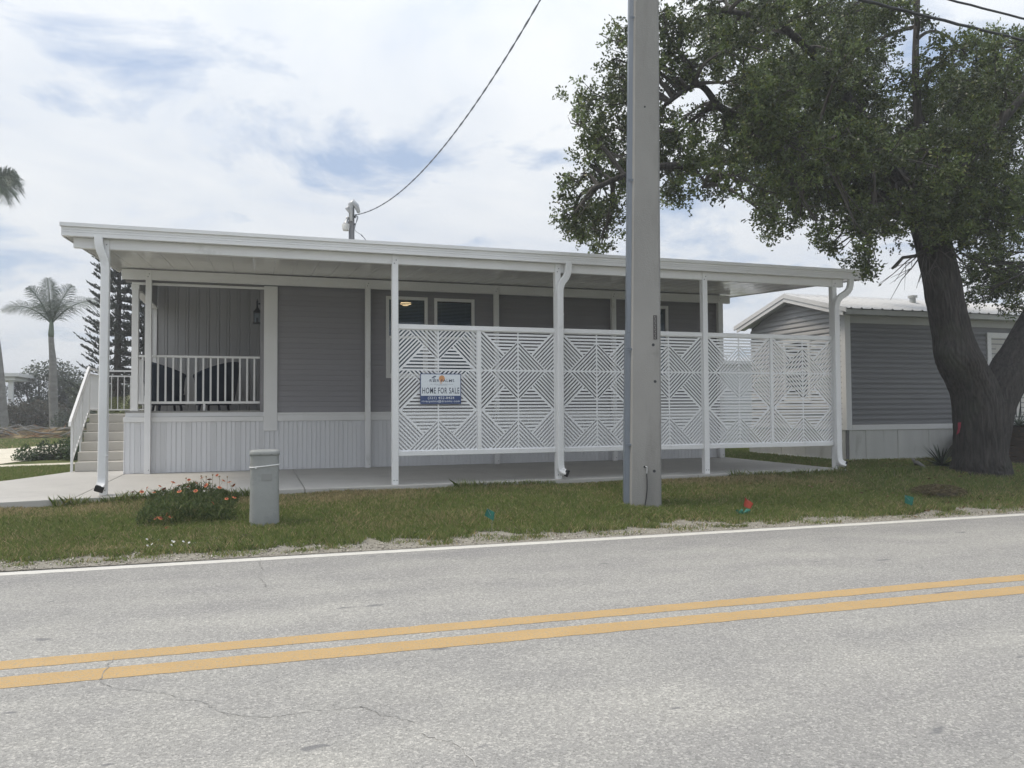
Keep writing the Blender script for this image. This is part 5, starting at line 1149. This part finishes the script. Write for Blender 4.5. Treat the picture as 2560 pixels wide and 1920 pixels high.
M['shaft_g'] = mat('green_crownshaft', (.10, .14, .09), .5)
mb = MB(); mb.tube([(-7.96, 33.05, 4.7), (-7.96, 33.05, 4.9), (-7.95, 33.05, 5.3), (-7.94, 33.04, 5.7)], [.125, .135, .10, .05], 14); mb.build('crownshaft', 'shaft_g', pl, smooth=True)
for tip, ar, hg in (((-10.15, 33.4, 6.0), .95, .6), ((-8.85, 32.6, 7.05), .45, .35), ((-8.0, 32.5, 7.5), .15, .2), ((-7.05, 32.9, 7.25), .45, .35), ((-5.6, 32.2, 6.3), 1.0, .65), ((-6.9, 31.6, 6.0), .9, .6), ((-9.0, 34.4, 6.3), .8, .6)):
    frond(pl, (-7.95, 33.05, 5.35), tip, ar, .85, 44, hang=hg, width=.02)
pl2 = thing('palm_tree', (-9.62, 31.4, -.05), 'thick-trunked tall palm cut off by the left edge', 'palm tree', 'palms at the left')
mb = bark_tube([(-9.68, 31.42, -.15), (-9.69, 31.42, .3), (-9.76, 31.4, 1.5), (-9.86, 31.36, 3.4), (-10.16, 31.32, 6.4), (-10.33, 31.25, 9.4), (-10.42, 31.2, 10.9)], [.48, .42, .37, .30, .25, .22, .20], n=26, sub=8, ridge=.006, seed=4)
mb.build('trunk', 'palmtrunk', pl2, smooth=True)
for tip, ar in (((-8.75, 30.8, 11.55), .9), ((-8.9, 30.5, 11.0), 1.0), ((-9.2, 30.6, 10.6), 1.1), ((-9.2, 31.6, 12.3), .6), ((-10.3, 31.2, 13.2), .2), ((-11.6, 31.4, 12.4), .7), ((-12.3, 31.2, 11.3), .9), ((-11.7, 30.6, 10.6), 1.0), ((-10.2, 30.2, 10.8), 1.0), ((-10.5, 32.4, 11.8), .8), ((-9.0, 31.2, 11.9), .9)):
    frond(pl2, (-10.43, 31.2, 11.1), tip, ar, 1.0, 40, hang=.7, width=.028)
ar = thing('areca_palm', (-2.2, 14.5, -.05), 'small yellowish areca palm behind the landing railing', 'palm')
for k in range(22):
    a = rnd.uniform(0, 2*PI); l_ = rnd.uniform(.5, 1.0); frond(ar, (-2.2+.1*math.cos(a), 14.5+.1*math.sin(a), .1), (-2.2+l_*math.cos(a), 14.5+l_*math.sin(a), rnd.uniform(.7, 1.55)), .55, .36, 16, 'frond2', width=.02)

# ================================================================== NORFOLK PINES
M['pine'] = mat('pine_needles', (.030, .042, .035), .7, objvar=.1)
def pine(x, y, h, label, seed, rmax=1.5):
    t = thing('pine_tree', (x, y, -.05), label, 'tree', 'pine trees behind the steps'); r = random.Random(seed); rr = np.random.default_rng(seed)
    mb = MB(); mb.tube([(x, y, -.1), (x+.03, y, h*.5), (x+.06, y, h)], [.14, .10, .02], 10); mb.build('trunk', 'bark', t, smooth=True)
    br = MB(); Cs = []; Ds = []
    z = .9
    while z < h-.3:
        R_ = rmax*(1-(z/h)*.72)*r.uniform(.85, 1.1); n = r.choice((5, 6, 7)); a0 = r.random()*6
        for k in range(n):
            a = a0+2*PI*k/n+r.uniform(-.2, .2); d = Vector((math.cos(a), math.sin(a), 0)); L = R_*r.uniform(.75, 1.1)
            P = [Vector((x, y, z))+d*L*q+Vector((0, 0, -.12*L*math.sin(q*PI*.9)+.16*L*q*q)) for q in [i/7 for i in range(8)]]
            br.tube(P, [.02-.002*i for i in range(8)], 4, cap=False)
            for i in range(1, 8):
                for sg in (-1, 1, 0) if i > 3 else (-1, 1):
                    e_ = d.cross(Vector((0, 0, 1)))*sg*.5 + d*.55 + Vector((0, 0, .55)); e_ = e_.normalized()*r.uniform(.14, .30)
                    m_ = 16; tt = rr.random(m_); c = np.array(P[i])+np.outer(tt, np.array(e_)); Cs.append(c); Ds.append(np.array(e_)[None]*2.2+rr.normal(size=(m_, 3))*.22)
        z += r.uniform(.24, .36)
    br.build('branches', 'bark', t, fix=False)['kind'] = 'stuff'
    C = np.concatenate(Cs); D = np.concatenate(Ds); V, F = leaf_batch(C, .10, .30, D, rng=rr)
    o = fast_mesh('foliage', V, F, shades(len(C), [(.048, .062, .052), (.062, .076, .060), (.036, .048, .043)], [3, 2, 2], rng=rr), 'leafattr', t); o.location = -t.location  # needle colours made paler and bluer, distance haze put into the colour
pine(-2.72, 18.3, 7.2, 'tall dark Norfolk pine standing directly behind the left post', 5)
pine(-1.95, 18.9, 7.2, 'second dark Norfolk pine seen between the porch columns', 6, 1.3)

# ================================================================== FAR TREES AT THE LEFT
def bush(name, label, cat, blobs, leaf, cols, wts, seed, dens=420, trunk=None, group=None, mask=.8):
    x0, y0 = blobs[0][0], blobs[0][1]; t = thing(name, (x0, y0, -.05), label, cat, group); r = np.random.default_rng(seed)
    mb = MB()
    for (x, y, z, rad) in blobs: mb.tube([(x0, y0, -.1), ((x0+x)/2, (y0+y)/2, z*.5), (x, y, z)], [.10, .07, .02], 6)
    mb.build('trunk', 'twig', t)
    CC = []; SS = []
    for (x, y, z, rad) in blobs:
        n = int(dens*rad*rad/(leaf*leaf)*.062); q = r.normal(size=(n, 3)); q /= np.linalg.norm(q, axis=1)[:, None]
        rr = rad*(r.random(n)**.4)*(.6+.7*vnoise(q[:, 0]*3+x, q[:, 2]*3+z, seed)); c = np.array([x, y, z])+q*rr[:, None]; k = c[:, 2] > -.05; CC.append(c[k]); SS.append(np.full(k.sum(), .8+.4*r.random()))
    CC = np.concatenate(CC); SS = np.concatenate(SS); V, F = leaf_batch(CC, leaf, .5, rng=r)
    cs = shades(len(CC), cols, wts, rng=r)*np.repeat(SS, 4)[:, None]
    o = fast_mesh('crown', V, F, cs, 'leafattr', t); o.location = -t.location
DK = [(.055, .075, .048), (.075, .095, .058), (.042, .06, .042), (.10, .108, .062)]
def bl(px_list): return px_list
bush('broadleaf_tree', 'dark spreading tree behind the slender royal palm', 'tree', [(-9.9, 40, 1.6, 1.1), (-10.9, 40, 2.5, .8), (-10.2, 40.2, 3.1, .85), (-9.2, 40, 3.2, .9), (-8.5, 39.6, 2.7, .9), (-8.2, 40, 1.9, 1.0), (-9.1, 40.4, 1.5, 1.2), (-8.9, 39.5, 2.4, .8), (-11.3, 40, 2.2, .5), (-10.6, 40, 1.0, 1.0), (-8.6, 40.2, .8, 1.1), (-7.7, 40, 1.4, .9)], .15, DK, [4, 3, 3, 1], 3)
bush('broadleaf_tree', 'round green tree between the royal palm and the stair rail', 'tree', [(-6.8, 37, 1.1, 1.2), (-6.5, 37, 2.0, 1.0), (-5.9, 36.5, 1.6, 1.1), (-7.4, 37.4, 1.9, .8), (-5.4, 37, 2.1, .9), (-4.6, 37, 1.6, 1.1)], .14, [(.06, .08, .035), (.085, .10, .04), (.045, .062, .03)], [3, 2, 3], 4)
bush('shrub', 'brownish dry shrub under the dark spreading tree', 'shrub', [(-9.9, 36, .6, .9), (-9.2, 36, .9, .8), (-8.5, 36, .6, .8), (-10.4, 36.2, 1.1, .6), (-7.9, 36, .7, .8), (-10.9, 36.5, .7, .8)], .12, [(.075, .066, .042), (.05, .056, .034), (.11, .088, .058)], [3, 3, 1], 5)
bush('shrub', 'dark low shrub right of the royal palm foot', 'shrub', [(-6.9, 31, .5, .6), (-6.2, 31, .6, .7), (-5.5, 31, .5, .7), (-4.9, 30, .7, .8)], .11, DK, [3, 2, 3, 1], 6)
bush('hedge', 'dark hedge closing the view behind the home at far left', 'hedge', [(-3.4, 36, 1.2, 1.4), (-1.8, 36, 1.3, 1.4), (-.3, 36, 1.2, 1.4), (-2.6, 36.5, 2.0, 1.0), (1.2, 36, 1.2, 1.4)], .15, DK, [3, 2, 3, 1], 8)
bush('shrub', 'low leafy green weeds between the sand drive and the path', 'weeds', [(-2.3, 9.6, .03, .42), (-2.75, 9.5, .0, .36), (-1.9, 9.9, .08, .48), (-3.1, 9.2, -.02, .3), (-1.6, 9.2, .05, .4), (-2.1, 9.1, -.0, .38)], .06, [(.05, .085, .028), (.075, .11, .038), (.035, .06, .022)], [3, 2, 2], 9, dens=700)

# debris heap of cut fronds
db = thing('debris_heap', (-6.0, 26, -.05), 'heap of dead palm fronds and branches along the far side of the drive', 'debris heap')
mb = MB(); nx_, ny_ = 50, 10; vs = []
for j in range(ny_):
    for i in range(nx_):
        x = -10+i*.14; y = 24.2+j*.5 - (x+6)*.35; e_ = math.sin(PI*j/(ny_-1))*min(1, i/6, (nx_-1-i)/6); vs.append((x, y, -.08+(.30+.25*mnoise.noise(Vector((x*1.5, y, 2))))*e_))
mb.add(vs, [(j*nx_+i, j*nx_+i+1, (j+1)*nx_+i+1, (j+1)*nx_+i) for j in range(ny_-1) for i in range(nx_-1)]); mb.build('heap_core', 'straw', db)
n = 1500; X = -10+NR.random(n)*7; J = NR.random(n); Y = 24.2+J*4.5-(X+6)*.35; C = np.stack([X, Y, -.0+.35*np.sin(PI*J)*NR.random(n)**.5], 1); d = NR.normal(size=(n, 3)); d[:, 2] *= .25; d[:, 0] *= 1.8
V, F = leaf_batch(C, .75, .07, d); o = fast_mesh('dead_fronds', V, F, shades(n, [(.30, .24, .15), (.19, .14, .085), (.36, .31, .22), (.085, .095, .05), (.26, .13, .06)], [3, 3, 1, 3, 1]), 'grassattr', db); o.location = -db.location; o['kind'] = 'stuff'
mb = MB()
for k in range(26):
    x, y = rnd.uniform(-9.6, -3.4), rnd.uniform(24.3, 27.5); a = rnd.uniform(-.5, .5); l_ = rnd.uniform(.5, 1.6); y -= (x+6)*.35
    mb.tube([(x-l_*math.cos(a)/2, y-l_*math.sin(a)/2, rnd.uniform(.05, .4)), (x, y, rnd.uniform(.15, .5)), (x+l_*math.cos(a)/2, y+l_*math.sin(a)/2, rnd.uniform(.05, .4))], [.02, .035, .02], 6)
mb.build('cut_branch', 'palmtrunk', db)['kind'] = 'stuff'
# pale house corner far left
fh = thing('porch_building', (-11.2, 37, -.05), 'pale grey house corner with an open porch at the left edge', 'house')
mb = MB(); mb.box(-13.5, 37.02, -.05, -10.62, 40, .55); mb.build('base', 'skirt2', fh)
mb = MB(); mb.box(-13.5, 37.0, .70, -10.62, 37.1, 1.32); mb.build('half_wall', 'siding3', fh)
mb = MB(); mb.box(-10.82, 37.0, .55, -10.60, 37.2, 2.70); mb.box(-13.5, 36.9, .55, -10.55, 37.15, .69); mb.build('porch_post', 'trim', fh)
mb = MB(); mb.box(-13.5, 36.8, 2.70, -10.45, 40, 2.84); mb.box(-13.5, 36.65, 2.90, -10.25, 40, 3.08); mb.box(-13.5, 36.9, 2.84, -10.5, 40, 2.90); mb.build('roof', 'trim', fh)

# ================================================================== GRASS
def grass(name, n, sampler, h0, h1, wd, seed, cols=None):
    r = np.random.default_rng(seed); X, Y, hs, tone = sampler(r, n); m_ = len(X); Zb = ground_z(Y)-.005
    h = (h0+(h1-h0)*r.random(m_))*hs; a = r.random(m_)*2*PI; ln_ = r.normal(size=(m_, 2))*.45; w_ = wd*(.6+.8*r.random(m_))
    b = np.stack([X, Y, Zb], 1); s = np.stack([np.cos(a), np.sin(a), 0*a], 1)*w_[:, None]*.5
    tip = b+np.stack([ln_[:, 0]*h, ln_[:, 1]*h, h], 1); mid = b+np.stack([ln_[:, 0]*h*.3, ln_[:, 1]*h*.3, h*.55], 1)
    V = np.stack([b-s, b+s, mid+s*.8, tip, mid-s*.8], 1).reshape(-1, 3); F = np.arange(5*m_).reshape(m_, 5)
    green = np.array([(.185, .245, .072), (.235, .285, .09), (.145, .20, .062), (.27, .285, .11)])[r.choice(4, m_, p=[.34, .32, .18, .16])]
    straw = np.array([(.52, .43, .25), (.42, .35, .20), (.32, .28, .15)])[r.choice(3, m_)]
    k = (r.random(m_) < tone)[:, None]; c = np.where(k, straw, green)*(.8+.4*r.random((m_, 1)))
    o = fast_mesh(name, V, F, np.repeat(c, 5, 0), 'grassattr'); return tag(o, kind='stuff')
def verge(r, n):
    X = -4+22*r.random(n)**1.15; f = r.random(n); ylo = road_y(X)+.24; yhi = np.interp(X, [-6, -2.2, -.96, .06, 2.35, 10.87, 10.9, 18], [-1.8, -.78, -.45, -.24, -.14, -.12, 2.1, 2.1]); Y = ylo+(yhi-ylo)*f
    edge = (Y-ylo); keep = edge > .30*(vnoise(X*1.7, Y*0+3, 1)-.25)+.22*(vnoise(X*7, Y*3, 8)-.45)
    keep &= Y < 2.12; keep &= ~((X > 15.1) & (Y > .3))
    X, Y, edge = X[keep], Y[keep], edge[keep]
    pt = vnoise(X*.9, Y*1.6, 4)*.6+vnoise(X*2.6, Y*3.4, 6)*.4
    up_ = np.clip((Y+1.15)/.9, 0, 1)*np.clip((11.5-X)/1.5, 0, 1)
    tone = np.clip((pt-.38)*1.7, 0, .8)*(.35+1.0*up_)+.18*up_+.10 + .5*np.exp(-((X-.35)/.5)**2-((Y+2.35)/.12)**2)
    hs = .75+.9*vnoise(X*1.8, Y*2.2, 9)-.25*up_+.25*np.clip(1-edge/.5, 0, 1)
    return X, Y, hs, np.clip(tone, 0, .85)
grass('verge_grass', 330000, verge, .028, .062, .0085, 31)
def inpoly(X, Y, poly):
    c = np.zeros(len(X), bool); j = len(poly)-1
    for i in range(len(poly)):
        xi, yi = poly[i]; xj, yj = poly[j]
        c ^= ((yi > Y) != (yj > Y)) & (X < (xj-xi)*(Y-yi)/((yj-yi) if yj != yi else 1e-9)+xi); j = i
    return c
def lawn_left(r, n):
    X = -7+5.9*r.random(n); Y = .8+6.0*r.random(n)
    k = inpoly(X, Y, [(-7, 1.0), (-3.5, 1.24), (-2.6, 1.74), (-2.1, 2.24), (-1.82, 2.7), (-1.66, 3.06), (-1.5, 3.53), (-1.34, 4.03), (-1.22, 4.5), (-1.22, 7.0), (-3, 6.6), (-7, 5.6)]); X, Y = X[k], Y[k]
    return X, Y, .9+.5*vnoise(X*2, Y*2, 2), np.full(len(X), .12)
grass('left_lawn_grass', 90000, lawn_left, .03, .06, .011, 32)
def lawn_far(r, n):
    X = -14+12*r.random(n); Y = 15.5+11*r.random(n); k = Y > np.interp(X, [-14, -9, -5.2, -4.7, -4.2, -2], [19.2, 17.2, 15.8, 17.4, 19.1, 22.2]); X, Y = X[k], Y[k]
    return X, Y, np.ones(len(X)), np.full(len(X), .22)
grass('far_lawn_grass', 30000, lawn_far, .04, .08, .03, 33)
def lawn_right(r, n):
    X = 10.9+3.5*r.random(n); Y = 2.1+8*r.random(n); k = (X < 12.85) | (Y > 5.4); X, Y = X[k], Y[k]
    return X, Y, .9+.4*vnoise(X*2, Y*2, 2), np.full(len(X), .1)
grass('side_lawn_grass', 40000, lawn_right, .03, .06, .013, 34)
# stray tufts on the shoulder and taller blades along the slab edge
def tufts(r, n):
    c = np.stack([-1+16*r.random(90), np.zeros(90)], 1); c[:, 1] = [road_y(x)+.06+.28*r.random() for x in c[:, 0]]; i = r.integers(0, 90, n); sp_ = (.02+.06*r.random(90))[i]
    X = c[i, 0]+r.normal(size=n)*sp_*1.6; Y = c[i, 1]+r.normal(size=n)*sp_*.7; k = Y > np.array([road_y(x) for x in X])+.02; X, Y = X[k], Y[k]
    return X, Y, .7+.5*r.random(len(X)), np.full(len(X), .25)
grass('shoulder_tufts', 9000, tufts, .02, .06, .008, 35)
def slabedge(r, n):
    X = -1.5+12.4*r.random(n); k = vnoise(X*1.3, X*0, 3) > .42; X = X[k]; Y = np.array([yf(x) for x in X])-.03-.05*r.random(len(X)); return X, Y, .8+1.0*vnoise(X*3, X*0, 5), np.full(len(X), .12)
grass('slab_edge_grass', 5000, slabedge, .05, .10, .008, 36)
# fallen oak leaves on the grass and shoulder
n = 900; X = 8.5+8*NR.random(n)**.8; lo_y = np.array([road_y(x) for x in X]); Y = lo_y+.02+(2.0-lo_y)*NR.random(n)**1.2; k = (X > 10.95) | (Y < yf(8)); X, Y = X[k], Y[k]
C = np.stack([X, Y, ground_z(Y)+.03+.02*NR.random(len(X))], 1); d = NR.normal(size=(len(X), 3)); d[:, 2] *= .3; V, F = leaf_batch(C, .055, .45, d)
tag(fast_mesh('fallen_leaves', V, F, shades(len(X), [(.22, .15, .08), (.14, .10, .055), (.30, .24, .14)], [3, 3, 1]), 'grassattr'), kind='stuff')
# loose shell and stones on the shoulder
n = 9000; X = -2+17*NR.random(n); Y = np.array([road_y(x) for x in X])+.005+.50*NR.random(n)**1.4; sz_ = .003+.010*NR.random(n)**3; oc = np.array([(1, 0, 0), (-1, 0, 0), (0, 1, 0), (0, -1, 0), (0, 0, .8), (0, 0, -.6)])
of = np.array([(0, 2, 4), (2, 1, 4), (1, 3, 4), (3, 0, 4), (2, 0, 5), (1, 2, 5), (3, 1, 5), (0, 3, 5)])
C = np.stack([X, Y, ground_z(Y)+.012+sz_*.3], 1); V = (C[:, None, :]+oc[None]*sz_[:, None, None]*(.7+.6*NR.random((n, 6, 1)))).reshape(-1, 3); F = (of[None]+6*np.arange(n)[:, None, None]).reshape(-1, 3)
o = fast_mesh('shell_fragments', V, F, shades(n, [(.50, .46, .39), (.38, .35, .29), (.22, .20, .17), (.60, .57, .50)], [3, 3, 3, 1], rep=6), 'petal'); tag(o, kind='stuff')

# ================================================================== HAZE
hz = MB(); hz.box(-440, -320, -1.4, 440, 440, 16)
ho = hz.build('haze', 'white'); ho.data.materials.clear(); tag(ho, kind='stuff')
hm = bpy.data.materials.new('haze'); hm.use_nodes = True; t = hm.node_tree; t.nodes.clear()
pv_ = t.nodes.new('ShaderNodeVolumePrincipled'); pv_.inputs['Color'].default_value = (.93, .95, .98, 1); pv_.inputs['Density'].default_value = HAZE_D; pv_.inputs['Anisotropy'].default_value = .2
o = t.nodes.new('ShaderNodeOutputMaterial'); t.links.new(pv_.outputs[0], o.inputs['Volume']); ho.data.materials.append(hm)
